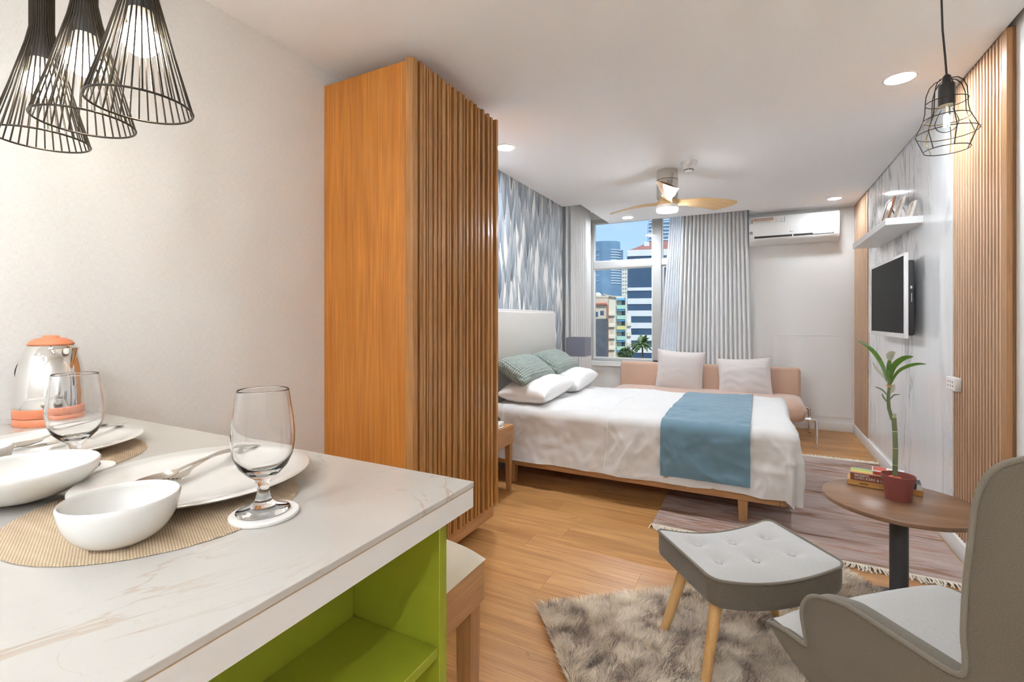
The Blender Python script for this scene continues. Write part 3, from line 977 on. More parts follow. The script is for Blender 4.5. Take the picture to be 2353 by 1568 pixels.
fan = thing('ceiling_fan', 'low ceiling fan with three light wooden blades and lamp', 'ceiling fan', (-0.70, 4.31, 2.24))
def lz(z): return z - 2.24
obj('mount', lathe([(0, lz(2.5995)), (0.088, lz(2.5995)), (0.089, lz(2.59)), (0.089, lz(2.515)), (0, lz(2.515))], 48), 'steel', fan, 40)
obj('motor_housing', lathe([(0, lz(2.512)), (0.087, lz(2.512)), (0.089, lz(2.505)), (0.089, lz(2.36)), (0.075, lz(2.345)), (0, lz(2.345))], 48), 'steel', fan, 40)
for k in range(5):
    a = R(-78) + k * 0.085
    obj('vent_slot', box(-0.0015, 0.0015, -0.0015, 0.0012, lz(2.465), lz(2.495)), 'darkslot', fan, None, (0.0885 * math.cos(a), 0.0885 * math.sin(a), 0), (0, 0, a + PI / 2))
obj('hub', lathe([(0, lz(2.3445)), (0.07, lz(2.3445)), (0.082, lz(2.33)), (0.085, lz(2.305)), (0.084, lz(2.296)), (0, lz(2.296))], 48), 'fanwood', fan, 40)
obj('lamp_collar', lathe([(0, lz(2.2955)), (0.089, lz(2.2955)), (0.091, lz(2.29)), (0.091, lz(2.266)), (0, lz(2.266))], 48), 'whitepl', fan, 40)
obj('lamp_diffuser', lathe([(0, lz(2.2655)), (0.089, lz(2.2655)), (0.0905, lz(2.255)), (0.086, lz(2.243)), (0.07, lz(2.240)), (0, lz(2.240))], 48), 'fanglow', fan, 40)
def blade(u, v, side):
    t, s = u, v * 2 - 1
    x = 0.065 + 0.535 * t
    w = 0.052 - 0.016 * math.sin(min(t * 2.6, 1) * PI) + 0.043 * t ** 1.2
    if t > 0.93:
        w *= math.sqrt(max(0.0, 1 - ((t - 0.93) / 0.09) ** 2))
    tilt = 0.55 * (1 - t * 0.55)
    th = 0.006 * math.sqrt(max(0.0, 1 - s * s)) + 0.0005
    y = s * w
    return (x - 0.05 * s * t * t, y * math.cos(tilt), lz(2.322) + 0.018 * math.sin(t * PI) - y * math.sin(tilt) + side * th)
bm_ = mesh('blade', two_sided(lambda u, v: blade(u, v, 1), lambda u, v: blade(u, v, -1), 40, 16), 60)
bm_.materials.append(M['fanwood'])
for a in (-80.8, 39.2, 159.2):
    link('blade', bm_, None, fan, None, (0, 0, R(a)))

sd = thing('smoke_detector', 'white round smoke detector on ceiling beside the fan', 'smoke detector', (-0.502, 4.147, H))
obj('base', lathe([(0, -0.0005), (0.062, -0.0005), (0.064, -0.006), (0.062, -0.03), (0.05, -0.034), (0, -0.034)], 40), 'whitepl', sd, 40)
obj('sensor_head', lathe([(0, -0.0345), (0.048, -0.0345), (0.040, -0.055), (0.028, -0.078), (0.022, -0.082), (0, -0.082)], 40), 'whitepl', sd, 40)
for k in range(10):
    a = 2 * PI * k / 10
    obj('vent_slot', box(-0.008, 0.008, -0.002, 0.0015, -0.0715, -0.0655), 'darkslot', sd, None, (0.0335 * math.cos(a), 0.0335 * math.sin(a), 0), (0, 0, a + PI / 2))
sp_ = thing('sprinkler', 'small metal fire sprinkler head on ceiling next to smoke detector', 'sprinkler', (-0.475, 4.02, H))
obj('escutcheon', lathe([(0, -0.0005), (0.032, -0.0005), (0.030, -0.006), (0.010, -0.010), (0, -0.010)], 32), 'whitepl', sp_, 40)
obj('nozzle', lathe([(0, -0.0105), (0.007, -0.0105), (0.006, -0.03), (0.004, -0.055), (0, -0.055)], 16), 'chrome', sp_, 40)
obj('deflector', lathe([(0, -0.0555), (0.014, -0.0555), (0.014, -0.058), (0, -0.058)], 24), 'chrome', sp_, 40)

# ================================================================== AIR CONDITIONER
ac = thing('air_conditioner', 'white wall-mounted split air conditioner high on back wall', 'air conditioner', (0.367, YB, 2.205))
aw = 0.457
sec = [(-0.0005, 0.0), (-0.10, 0.0), (-0.165, 0.02), (-0.195, 0.062), (-0.205, 0.10), (-0.213, 0.20), (-0.208, 0.30), (-0.196, 0.325), (-0.17, 0.332), (-0.0005, 0.332)]
v, f = prism(sec, -aw, aw, 'YZ', 0.006, 2)
obj('casing', (v, f), 'whitepl', ac, 40)
obj('outlet_slot', box(-0.40, 0.40, -0.2035, -0.17, 0.062, 0.098), 'darkslot', ac)
obj('louver', turn(rbox(-0.40, 0.40, -0.004, 0.004, -0.020, 0.020, 0.003, 2), Matrix.Translation((0, -0.196, 0.052)) @ Matrix.Rotation(R(38), 4, 'X')), 'whitepl', ac, 40)
obj('slot_divider', box(-0.006, 0.006, -0.208, -0.190, 0.062, 0.104), 'whitepl', ac)
obj('inner_vane', box(0.20, 0.395, -0.2065, -0.200, 0.080, 0.100), 'label_white', ac)
pn = R(90)
def on_front(z):   # front face y at height z
    return -0.205 - (z - 0.10) * 0.08 - 0.0012
st_ = obj('sticker', box(-0.445, -0.085, -0.2165, -0.2125, 0.245, 0.312), 'label_white', ac)
obj('sticker_bar', box(-0.435, -0.200, -0.2172, -0.2166, 0.276, 0.307), 'text_brown', st_)
text('sticker_text', '70% ENERGY SAVING', 0.0235, st_, (-0.430, -0.2175, 0.2915), (pn, 0, 0), 'text_white', bold=0.0004)
text('sticker_text', 'DUAL INVERTER COMPRESSOR', 0.0115, st_, (-0.395, -0.2172, 0.262), (pn, 0, 0), 'text_dark')
obj('sticker_dot', turn(lathe([(0, 0), (0.008, 0), (0.008, 0.0006), (0, 0.0006)], 20), Matrix.Translation((-0.425, -0.2166, 0.262)) @ Matrix.Rotation(R(90), 4, 'X')), 'text_dark', st_)
for xx in (-0.447, -0.083):
    obj('sticker_edge', box(xx - 0.004, xx + 0.004, -0.2172, -0.2125, 0.245, 0.312), 'steel', st_)
for xx in (-0.170, -0.118):
    obj('sticker_icon', turn(tube([(0.010 * math.cos(2 * PI * k / 24), 0.010 * math.sin(2 * PI * k / 24), 0) for k in range(24)], 0.0008, 5, True), Matrix.Translation((xx, -0.2168, 0.288)) @ Matrix.Rotation(R(90), 4, 'X')), 'steel', st_)
text('sticker_text', '10 YEAR', 0.008, st_, (-0.185, -0.2172, 0.262), (pn, 0, 0), 'text_dark')
text('sticker_text', 'WARRANTY', 0.008, st_, (-0.140, -0.2172, 0.252), (pn, 0, 0), 'text_dark')
ws = obj('wifi_sticker', box(-0.452, -0.417, -0.2100, -0.2060, 0.118, 0.158), 'steel', ac)
obj('wifi_icon', turn(tube([(0.010 * math.cos(2 * PI * k / 20), 0.010 * math.sin(2 * PI * k / 20), 0) for k in range(20)], 0.0022, 5, True), Matrix.Translation((-0.4345, -0.2102, 0.138)) @ Matrix.Rotation(R(90), 4, 'X')), 'text_dark', ws)
obj('logo_disc', turn(lathe([(0, 0), (0.006, 0), (0.006, 0.0008), (0, 0.0008)], 20), Matrix.Translation((-0.022, -0.2085, 0.128)) @ Matrix.Rotation(R(90), 4, 'X')), 'text_dark', ac)
text('logo_text', 'LG', 0.014, ac, (-0.012, -0.2088, 0.128), (pn, 0, 0), 'text_dark')
text('model_text', 'DUAL INVERTER', 0.009, ac, (0.33, -0.2085, 0.125), (pn, 0, 0), 'steel')

# ================================================================== CURTAINS
def curtain(name, label, cat, a0, a1, b0, b1, z0, z1, folds, amp, mat, grp=None, axis='X', pos=0.0, nz=24, seed=0):
    def fn(u, v):
        lo, hi = b0 + (a0 - b0) * v, b1 + (a1 - b1) * v
        x = lo + (hi - lo) * u
        ph = u * folds * 2 * PI + 0.6 * N(u * 4, seed, 0.3)
        am = amp * (0.75 + 0.35 * N(u * 6, v * 1.2, seed + 2.5)) * (0.7 + 0.5 * (1 - v))
        y = pos + am * (math.sin(ph) + 0.25 * math.sin(2 * ph + 1)) + 0.012 * N(u * 3, v * 2, seed)
        x += 0.25 * amp * math.cos(ph)
        z = z0 + (z1 - z0) * v
        return (x, y, z) if axis == 'X' else (y, x, z)
    o = obj(name, grid(fn, int(folds * 14), nz), mat, None, 180)
    tag(o, label, cat, grp)
    return o
curtain('curtain', 'grey pleated curtain hanging between window and air conditioner', 'curtain', -0.885, -0.125, -0.985, -0.05, 0.02, 2.84, 17, 0.030, 'curtain', 'grey curtains', pos=6.54, seed=1)
curtain('curtain', 'narrow grey curtain gathered beside leaf wallpaper and lamp', 'curtain', 5.21, 5.92, 5.22, 5.97, 0.02, 2.84, 9, 0.028, 'curtain', 'grey curtains', axis='Y', pos=-1.925, seed=4)
curtain('sheer_curtain', 'white sheer curtain gathered at the window beside the grey curtain', 'curtain', -1.03, -0.83, -1.235, -0.91, 0.02, 2.84, 8, 0.014, 'sheer', 'white sheers', pos=6.605, seed=7)
curtain('sheer_curtain', 'narrow white sheer curtain at the edge of the leaf wallpaper', 'curtain', 5.14, 5.22, 5.14, 5.22, 0.02, 2.84, 3, 0.012, 'sheer', 'white sheers', axis='Y', pos=-1.955, seed=9)
struct('trim_track', box(-2.10, -0.10, 6.50, 6.53, 2.842, 2.859), 'whitepl')

# ================================================================== RUGS
def _rugmat():
    m, n, b, L = _nodes('printed_flat_rug')
    v = _coord(n, L, (1.1, 9, 1))
    f = _noise(n, L, v, 1.6, 7, 0.7, 0.62)
    c = _ramp(n, L, f, [(0.30, (0.12, 0.085, 0.075)), (0.40, (0.30, 0.165, 0.105)), (0.47, (0.42, 0.31, 0.27)), (0.54, (0.50, 0.385, 0.345)), (0.61, (0.37, 0.20, 0.135)), (0.70, (0.60, 0.50, 0.45))])
    v2 = _coord(n, L, (1.0, 2.2, 1))
    g = _noise(n, L, v2, 1.3, 2)
    c = _mix(n, L, _ramp(n, L, g, [(0.45, (0, 0, 0)), (0.62, (0.7, 0.7, 0.7))]), c, (0.52, 0.42, 0.385))
    v3 = _coord(n, L, (4, 300, 1))
    h = _noise(n, L, v3, 1.0, 2)
    c = _mix(n, L, 1.0, c, _ramp(n, L, h, [(0.3, (0.78, 0.78, 0.78)), (0.7, (1.12, 1.12, 1.12))]), 'MULTIPLY')
    L(c, b.inputs['Base Color'])
    b.inputs['Roughness'].default_value = 0.95
    b.inputs['Specular IOR Level'].default_value = 0.15
    _bump(n, L, b, h, 0.15, 0.002)
    return m
M['flatrug'] = _rugmat()
M['fringe'] = plain('cream_fringe', (0.72, 0.65, 0.54), 0.9)
rug = thing('area_rug', 'flat brown and mauve striped rug with cream fringe under the bed', 'rug', (0.18, 4.2, 0.0))
obj('field', rbox(-0.775, 0.785, -1.135, 1.085, 0.0004, 0.006, 0.0025, 2), 'flatrug', rug)
def fringe(y0, sgn, seed):
    rr = random.Random(seed)
    V, F = [], []
    x = -0.775
    while x < 0.785:
        w = rr.uniform(0.004, 0.007)
        ln = rr.uniform(0.045, 0.075)
        bend = rr.uniform(-0.022, 0.022)
        hz = rr.uniform(0.006, 0.013)
        o = len(V)
        for j in range(5):
            t = j / 4
            xx = x + bend * t * t
            yy = y0 + sgn * (ln * t - 0.004)
            zz = 0.0055 + hz * math.sin(PI * t) * 0.8 - 0.003 * t
            V += [(xx - w * (1 - 0.3 * t), yy, zz), (xx, yy, zz + 0.0035), (xx + w * (1 - 0.3 * t), yy, zz)]
        for j in range(4):
            a = o + 3 * j
            F += [(a, a + 1, a + 4, a + 3), (a + 1, a + 2, a + 5, a + 4)]
        x += rr.uniform(0.006, 0.011)
    ob = obj('fringe', (V, F), 'fringe', rug, 60)
    ob['kind'] = 'stuff'
    obj('hem', rbox(-0.775, 0.785, min(y0, y0 - sgn * 0.014), max(y0, y0 - sgn * 0.014), 0.0062, 0.0082, 0.0008, 1), 'fringe', rug)
fringe(-1.135, -1, 3)
fringe(1.085, 1, 4)

def _shagmat():
    m, n, b, L = _nodes('shag_pile')
    v = _coord(n, L, (1, 1, 0.2))
    f = _noise(n, L, v, 7.0, 5, 0.8, 0.6)
    at = n.nodes.new('ShaderNodeAttribute'); at.attribute_name = 'tone'
    ad = n.nodes.new('ShaderNodeMath'); ad.operation = 'MULTIPLY_ADD'; ad.inputs[1].default_value = 0.16
    L(at.outputs['Fac'], ad.inputs[0]); L(f, ad.inputs[2])
    L(_ramp(n, L, ad.outputs[0], [(0.37, (0.19, 0.13, 0.10)), (0.46, (0.44, 0.33, 0.255)), (0.54, (0.71, 0.585, 0.46)), (0.64, (0.94, 0.83, 0.68))]), b.inputs['Base Color'])
    b.inputs['Roughness'].default_value = 0.5
    b.inputs['Sheen Weight'].default_value = 0.4
    b.inputs['Specular IOR Level'].default_value = 0.5
    return m
M['shag'] = _shagmat()
def shag():
    lx, ly = 1.62, 1.02
    e = R(38.0)
    t = thing('shag_rug', 'fluffy beige and grey shag rug under the footstool', 'rug', (-0.885, 1.941, 0.0), e)
    obj('backing', rbox(0.01, lx - 0.01, -ly + 0.01, -0.01, 0.0004, 0.008, 0.003, 2), 'panelback', t)
    g = np.random.default_rng(3)
    n = 120000
    px = g.uniform(0.012, lx - 0.012, n)
    py = -g.uniform(0.012, ly - 0.012, n)
    # clumped lean field
    a = np.sin(px * 37 + 3 * np.sin(py * 23)) + np.sin(py * 41 + 2 * np.sin(px * 19))
    ang = a * 1.3 + g.normal(0, 0.5, n) - 0.6
    ln = g.uniform(0.030, 0.050, n)
    lean = g.uniform(0.25, 0.75, n)
    edge = np.minimum.reduce([px, lx - px, -py, ly + py])
    k = np.clip(1 - edge / 0.05, 0, 1)
    ox_ = np.where(px < 0.05, -1.0, np.where(px > lx - 0.05, 1.0, 0.0))
    oy_ = np.where(-py < 0.05, 1.0, np.where(ly + py < 0.05, -1.0, 0.0))
    dx = np.cos(ang) * lean * (1 - k) + ox_ * k * 0.7
    dy = np.sin(ang) * lean * (1 - k) + oy_ * k * 0.7
    wa = g.uniform(0, PI, n)
    w = g.uniform(0.0010, 0.0020, n)
    wx, wy = np.cos(wa) * w, np.sin(wa) * w
    P = np.zeros((n, 5, 3), np.float32)
    for j, (tt, sc) in enumerate(((0.0, 1.0), (0.0, -1.0), (0.55, 1.0), (0.55, -1.0), (1.0, 0.0))):
        hor = ln * (tt ** 1.6)
        up = ln * tt * (1 - 0.35 * tt * np.hypot(dx, dy))
        P[:, j, 0] = px + dx * hor + wx * sc
        P[:, j, 1] = py + dy * hor + wy * sc
        P[:, j, 2] = 0.006 + up
    base = (np.arange(n) * 5)[:, None]
    tri = np.concatenate([base + np.array([0, 1, 3]), base + np.array([0, 3, 2]), base + np.array([2, 3, 4])], 1).reshape(-1, 3)
    me = bpy.data.meshes.new('pile')
    me.vertices.add(n * 5)
    me.vertices.foreach_set('co', P.reshape(-1))
    me.loops.add(tri.size)
    me.polygons.add(len(tri))
    me.loops.foreach_set('vertex_index', tri.reshape(-1).astype(np.int32))
    me.polygons.foreach_set('loop_start', (np.arange(len(tri)) * 3).astype(np.int32))
    me.update(calc_edges=True)
    at = me.attributes.new('tone', 'FLOAT', 'POINT')
    at.data.foreach_set('value', np.repeat(g.uniform(0, 1, n), 5).astype(np.float32))
    me.shade_smooth()
    o = link('pile', me, 'shag', t)
    o['kind'] = 'stuff'
shag()

# ================================================================== BED
BX0, BX1, BY0, BY1, BT = -1.93, 0.16, 3.36, 4.76, 0.600
bed = thing('bed', 'double bed with oak frame and upholstered pale headboard', 'bed', (-0.88, 4.06, 0))
def bb(x0, x1, y0, y1, z0, z1, r=0.004, s=2):
    return rbox(x0 + 0.88, x1 + 0.88, y0 - 4.06, y1 - 4.06, z0, z1, r, s)
obj('side_rail', bb(-1.92, 0.125, BY0, BY0 + 0.03, 0.145, 0.225), 'oak', bed)
obj('side_rail', bb(-1.92, 0.125, BY1 - 0.03, BY1, 0.145, 0.225), 'oak', bed)
obj('foot_rail', bb(0.126, 0.156, BY0, BY1, 0.145, 0.225), 'oaky', bed)
obj('slat_base', bb(-1.92, 0.125, BY0 + 0.031, BY1 - 0.031, 0.19, 0.215), 'oak', bed)
obj('mattress', bb(-1.90, 0.13, BY0 + 0.02, BY1 - 0.02, 0.226, 0.575, 0.04, 4), 'duvet', bed, 50)
for x in (-1.75, -0.083):
    for yy in (BY0 + 0.05, BY1 - 0.05):
        taper_leg('leg', x + 0.88, yy - 4.06, 0.1445, 0.030, 0.024, 'oakz', bed)
obj('headboard', bb(-1.992, -1.945, 3.34, 4.74, 0.10, 0.945, 0.004), 'headtrim', bed)
hb = obj('headboard_frame', bb(-1.992, -1.940, 3.34, 4.74, 0.946, 1.390, 0.004), 'headtrim', bed)
obj('headboard_pad', bb(-1.9395, -1.915, 3.352, 4.722, 0.955, 1.372, 0.010, 3), 'headfab', hb, 50)

# bedding: a cloth laid over the mattress and hanging down three sides
RC = 0.055
cx0, cx1, cy0, cy1 = -1.90, BX1 - 0.0, BY0 + 0.035, BY1 + 0.0
def drape(sx_, sy_, off=0.0, fine=1.0, flare=0.05):
    kx, ky = min(max(sx_, cx0), cx1), min(max(sy_, cy0), cy1)
    dx, dy = sx_ - kx, sy_ - ky
    d = math.hypot(dx, dy)
    w = 0.010 * N(sx_ * 2.2, sy_ * 2.2, 3.1)
    cr_ = N(sx_ * 3.1 + 1.5 * N(sx_ * 2, sy_ * 2, 7.7), sy_ * 8.5, 1.7)
    c2_ = N(sx_ * 9 + 2.0 * N(sx_ * 3, sy_ * 3, 0.7), sy_ * 4.5 + sx_ * 3, 6.3)
    w += fine * (0.013 * (1 - abs(cr_) * 2.6) * max(0, N(sx_ * 1.7, sy_ * 1.7, 9.2) + 0.35)
                 + 0.008 * max(0, 1 - abs(c2_) * 5) * max(0, N(sx_ * 2.3, sy_ * 2.3, 4.4) + 0.25) + 0.004 * N(sx_ * 13, sy_ * 17, 2.2))
    if d < 1e-9:
        # gentle crown, sinking a little at the edges
        ex = min(sx_ - cx0 + 0.4, cx1 - sx_, sy_ - cy0, cy1 - sy_)
        crown = 0.012 * min(1.0, ex / 0.25)
        return (sx_, sy_, BT + crown + w + off)
    nx, ny = dx / d, dy / d
    arc = RC * PI / 2
    if d < arc:
        a = d / RC
        o, z = RC * math.sin(a), BT - RC * (1 - math.cos(a))
        up, ou = math.cos(a), math.sin(a)
    else:
        e = d - arc
        q1 = N((kx + ky) * 5.0 + e * 2.5 + 1.2 * N(kx * 3, ky * 3, z0_seed), e * 1.2, 5.5)
        q2 = N((kx - ky) * 9 + e * 5 + 1.8 * N(kx * 2.2, e * 4, 3.3), e * 2.0, 8.8)
        q3 = N((kx + ky) * 16 - e * 8, e * 3.0, 2.8)
        fold = 0.024 * q1 + 0.012 * max(0, 1 - abs(q2) * 4) * max(0, q1 + 0.35) + 0.004 * q3 - 0.004
        o, z = RC + flare * e + fold * fine * min(1, e / 0.12), BT - RC - e
        up, ou = 0.0, 1.0
        if dx > 0 and dy != 0:
            o += 0.02 * math.sin(math.atan2(abs(dy), dx) * 6) * min(1, e / 0.2)
    o += (w + off) * ou
    return (kx + nx * o, ky + ny * o, z + (w + off) * up)
z0_seed = 4.2
def duvet_fn(u, v):
    sx_ = -1.88 + (cx1 + 0.475 + 1.88) * u
    sy_ = (cy0 - 0.445) + (cy1 - cy0 + 0.89) * v
    kx, ky = min(max(sx_, cx0), cx1), min(max(sy_, cy0), cy1)
    dx, dy = sx_ - kx, sy_ - ky
    d = math.hypot(dx, dy)
    lim = 0.435 + 0.012 * N(sx_ * 4, sy_ * 4, 6.0) + (0.035 if dx > 0 and dy != 0 else 0)
    if d > lim:
        sx_, sy_ = kx + dx / d * lim, ky + dy / d * lim
    return drape(sx_, sy_, 0.004)
dv = thing('duvet', 'crumpled white duvet spread over the bed and hanging down', 'duvet', (0, 0, 0))
obj('cover', grid(duvet_fn, 260, 240), 'duvet', dv, 180)
seam = [drape(-0.98 + 0.05 * N(k * 0.05, 0, 0), cy0 - 0.40 + k * 0.03, 0.0055) for k in range(58)]
obj('seam', tube(seam, 0.0016, 5), 'pillowcase', dv, 60)

def runner_fn(u, v):
    sx_ = -0.585 + 0.545 * u
    sy_ = (cy0 - 0.385) + (cy1 - cy0 + 0.75) * v
    p = drape(sx_, sy_, 0.0165)
    return p
rn = thing('bed_runner', 'blue-grey cloth runner laid across the white bed', 'bed runner', (0, 0, 0))
obj('cloth', grid(runner_fn, 64, 220), 'runner', rn, 180)
obj('care_tag', grid(lambda u, v: drape(-0.563 + 0.028 * u, cy0 - 0.385 - 0.012 * v, 0.014), 4, 3), 'text_brown', rn, 60)

# pillows
def pillow_geo(a, b, t, pinch=0.10, p=2.4, wr=0.006, seed=0.0, border=0.0, q=0.55):
    def fn(u, v, sg):
        s, w = u * 2 - 1, v * 2 - 1
        ss, ww = (s / (1 - border), w / (1 - border)) if border else (s, w)
        hgt = 0.0
        if abs(ss) < 1 and abs(ww) < 1:
            hgt = ((1 - abs(ss) ** p) * (1 - abs(ww) ** p)) ** q
        x = a * s * (1 - pinch * abs(s) ** 3 * (1 - w * w))
        y = b * w * (1 - pinch * abs(w) ** 3 * (1 - s * s))
        cr_ = wr * N(s * 2.3 + seed, w * 5 + 1.2 * N(s * 2, w, seed), sg + seed) * min(1, hgt * 2)
        ed = border and (abs(ss) >= 1 or abs(ww) >= 1)
        zz = sg * (hgt * t + cr_) + (0.004 * N(s * 6, w * 6, seed + 3) if ed else 0)
        if ed and abs(s) < 0.9999 and abs(w) < 0.9999:
            zz += sg * 0.0015
        return (x, y, zz)
    return two_sided(lambda u, v: fn(u, v, 1), lambda u, v: fn(u, v, -1), 44, 44)
def pillow(name, label, cat, loc, rot, a, b, t, mat, grp, **k):
    o = obj(name, pillow_geo(a, b, t, **k), mat, None, 180, loc, rot)
    return tag(o, label, cat, grp)
def _knit():
    m, n, b, L = _nodes('sage_waffle_knit')
    v = _coord(n, L)
    w1 = n.nodes.new('ShaderNodeTexWave'); w1.bands_direction = 'X'; w1.inputs['Scale'].default_value = 16
    w2 = n.nodes.new('ShaderNodeTexWave'); w2.bands_direction = 'Y'; w2.inputs['Scale'].default_value = 16
    L(v, w1.inputs[0]); L(v, w2.inputs[0])
    f = _mix(n, L, 1.0, w1.outputs['Fac'], w2.outputs['Fac'], 'MULTIPLY')
    L(_ramp(n, L, f, [(0.0, (0.20, 0.26, 0.225)), (0.7, (0.44, 0.50, 0.46))]), b.inputs['Base Color'])
    b.inputs['Roughness'].default_value = 0.95
    b.inputs['Sheen Weight'].default_value = 0.3
    _bump(n, L, b, f, 0.9, 0.012)
    return m
M['sage'] = _knit()
pillow('pillow', 'white pillow on bed beside the wardrobe, under a green cushion', 'pillow', (-1.675, 3.725, 0.712), (0, R(-4), R(90)), 0.345, 0.215, 0.098, 'pillowcase', 'white bed pillows', seed=1.0, p=3.0, q=0.45)
pillow('pillow', 'white pillow on far side of bed beside the lamp', 'pillow', (-1.655, 4.405, 0.714), (0, R(-4), R(92)), 0.345, 0.215, 0.098, 'pillowcase', 'white bed pillows', seed=2.0, p=3.0, q=0.45)
pillow('cushion', 'sage green waffle cushion on the white pillow beside wardrobe', 'cushion', (-1.775, 3.705, 0.872), (R(30), 0, R(90)), 0.335, 0.160, 0.088, 'sage', 'sage green cushions', seed=3.0, pinch=0.07, p=3.0, q=0.45)
pillow('cushion', 'sage green waffle cushion on the far white pillow by the lamp', 'cushion', (-1.770, 4.375, 0.885), (R(30), 0, R(91)), 0.320, 0.150, 0.085, 'sage', 'sage green cushions', seed=4.0, pinch=0.07, p=3.0, q=0.45)

# ================================================================== NIGHTSTANDS, PHONE, LAMP
def nightstand(x0, x1, y0, y1, label):
    t = thing('nightstand', label, 'nightstand', ((x0 + x1) / 2, (y0 + y1) / 2, 0), 0, 'oak nightstands beside the bed')
    hx, hy = (x1 - x0) / 2, (y1 - y0) / 2
    obj('case', rbox(-hx, hx, -hy, hy, 0.368, 0.506, 0.003, 2), 'oaky', t)
    d = obj('drawer', rbox(hx + 0.0002, hx + 0.003, -hy + 0.024, hy - 0.024, 0.378, 0.490, 0.001, 1), 'oaky', t)
    for sx_ in (-1, 1):
        for sy_ in (-1, 1):
            taper_leg('leg', sx_ * (hx - 0.030), sy_ * (hy - 0.030), 0.3675, 0.022, 0.014, 'oakz', t)
    return t
nightstand(-1.995, -1.640, 2.765, 3.206, 'small oak nightstand between wardrobe and bed')
nightstand(-1.995, -1.640, 4.875, 5.105, 'small oak nightstand under the lamp on the far side of bed')
ph = thing('telephone', 'black and white telephone on the nightstand beside wardrobe', 'telephone', (-1.715, 3.06, 0.5065), R(8))
obj('base', rbox(-0.05, 0.035, -0.10, 0.085, 0, 0.028, 0.008, 3), 'whitepl', ph, 40)
hs = [(-0.02, -0.10, 0.036), (-0.02, -0.08, 0.048), (-0.02, 0.0, 0.054), (-0.02, 0.07, 0.048), (-0.02, 0.095, 0.036)]
obj('handset', tube(hs, [0.018, 0.019, 0.012, 0.019, 0.018], 12), 'blackmat', ph, 60)
obj('cable', tube([(0.02, -0.09, 0.012), (0.05, -0.07, 0.008), (0.058, -0.02, 0.006), (0.045, 0.03, 0.006)], 0.004, 8), 'whitepl', ph, 60)
lp = thing('table_lamp', 'table lamp with square slate grey shade beside the curtain', 'lamp', (-1.75, 4.985, 0.507))
hw = 0.108
sh_pts = [(-hw, -hw), (hw, -hw), (hw, hw), (-hw, hw)]
v = [(x, y, z) for z in (0.392, 0.595) for x, y in sh_pts] + [(x * 0.975, y * 0.975, z) for z in (0.392, 0.595) for x, y in sh_pts]
f = []
for k in range(4):
    l = (k + 1) % 4
    f += [(k, l, 4 + l, 4 + k), (8 + l, 8 + k, 12 + k, 12 + l), (4 + k, 4 + l, 12 + l, 12 + k), (l, k, 8 + k, 8 + l)]
obj('lamp_shade', (v, f), 'shade', lp)
obj('base', lathe([(0, 0.0003), (0.062, 0.0003), (0.064, 0.004), (0.060, 0.012), (0, 0.014)], 32), 'chrome', lp, 40)
obj('stem', tube([(0, 0, 0.0142), (0, 0, 0.46)], 0.006, 10), 'chrome', lp, 60)
obj('pull_chain', tube([(0.030, -0.02, 0.44), (0.030, -0.02, 0.31)], 0.0018, 6), 'chrome', lp, 60)
obj('shade_ring', tube([(-hw * 0.97, 0, 0.455), (hw * 0.97, 0, 0.455)], 0.002, 6), 'chrome', lp, 60)

# ================================================================== SOFA
sf = thing('sofa', 'low tan suede sofa bed with chrome legs below the window', 'sofa', (-0.60, 6.05, 0))
def so(x0, x1, y0, y1, z0, z1, r, s=4):
    return rbox(x0 + 0.60, x1 + 0.60, y0 - 6.05, y1 - 6.05, z0, z1, r, s)
obj('backrest', turn(so(-1.65, 0.445, -0.07 + 6.05, 0.07 + 6.05, -0.21, 0.21, 0.045), Matrix.Translation((0, 0.36, 0.530)) @ Matrix.Rotation(R(-8), 4, 'X')), 'suede', sf, 60)
def seat_top(u, v):
    s, t = u * 2 - 1, v * 2 - 1
    f_ = (1 - abs(s) ** 22) ** 0.5 * (1 - abs(t) ** 4) ** 0.55
    return (-1.05 + 2.105 * u, -0.385 + 0.715 * v, 0.36 + 0.10 * f_)
def seat_bot(u, v):
    s, t = u * 2 - 1, v * 2 - 1
    f_ = (1 - abs(s) ** 30) ** 0.3 * (1 - abs(t) ** 8) ** 0.3
    return (-1.05 + 2.105 * u, -0.385 + 0.715 * v, 0.36 - 0.135 * f_)
obj('seat', two_sided(seat_top, seat_bot, 60, 24), 'suede', sf, 60)
for sx_, px_ in ((1, 0.46), (-1, -1.655)):
    for yy, z_ in ((5.66, 0.285), (6.40, 0.285)):
        x = px_ + 0.60
        y_ = yy - 6.05
        pts = [(x - sx_ * 0.03, y_, z_), (x + sx_ * 0.055, y_, z_), (x + sx_ * 0.066, y_, z_ - 0.012), (x + sx_ * 0.068, y_ - 0.005, 0.15), (x + sx_ * 0.072, y_ - 0.012, 0.008)]
        lg = obj('leg', tube(pts, [0.014, 0.014, 0.015, 0.013, 0.011], 12), 'chrome', sf, 60)
        obj('foot', shift(lathe([(0, 0.0), (0.017, 0.0), (0.017, 0.006), (0, 0.008)], 20), (x + sx_ * 0.072, y_ - 0.012, 0.0002)), 'chrome', lg, 40)
        obj('bracket', turn(lathe([(0, -0.012), (0.028, -0.012), (0.028, 0.012), (0, 0.012)], 20), Matrix.Translation((x + sx_ * 0.006, y_, z_)) @ Matrix.Rotation(R(90), 4, 'Y')), 'chrome', lg, 40)
pillow('throw_cushion', 'square blush cushion on sofa nearer the window mullion', 'cushion', (-0.855, 6.17, 0.655), (R(80), R(3), R(2)), 0.285, 0.265, 0.075, 'blush', 'flanged blush cushions on the sofa', seed=5.0, border=0.08, pinch=0.07, wr=0.003)
pillow('throw_cushion', 'crumpled blush cushion on sofa below the grey curtain', 'cushion', (-0.135, 6.15, 0.615), (R(74), R(-4), R(-4)), 0.295, 0.245, 0.080, 'blush', 'flanged blush cushions on the sofa', seed=6.5, border=0.08, pinch=0.08, wr=0.008)

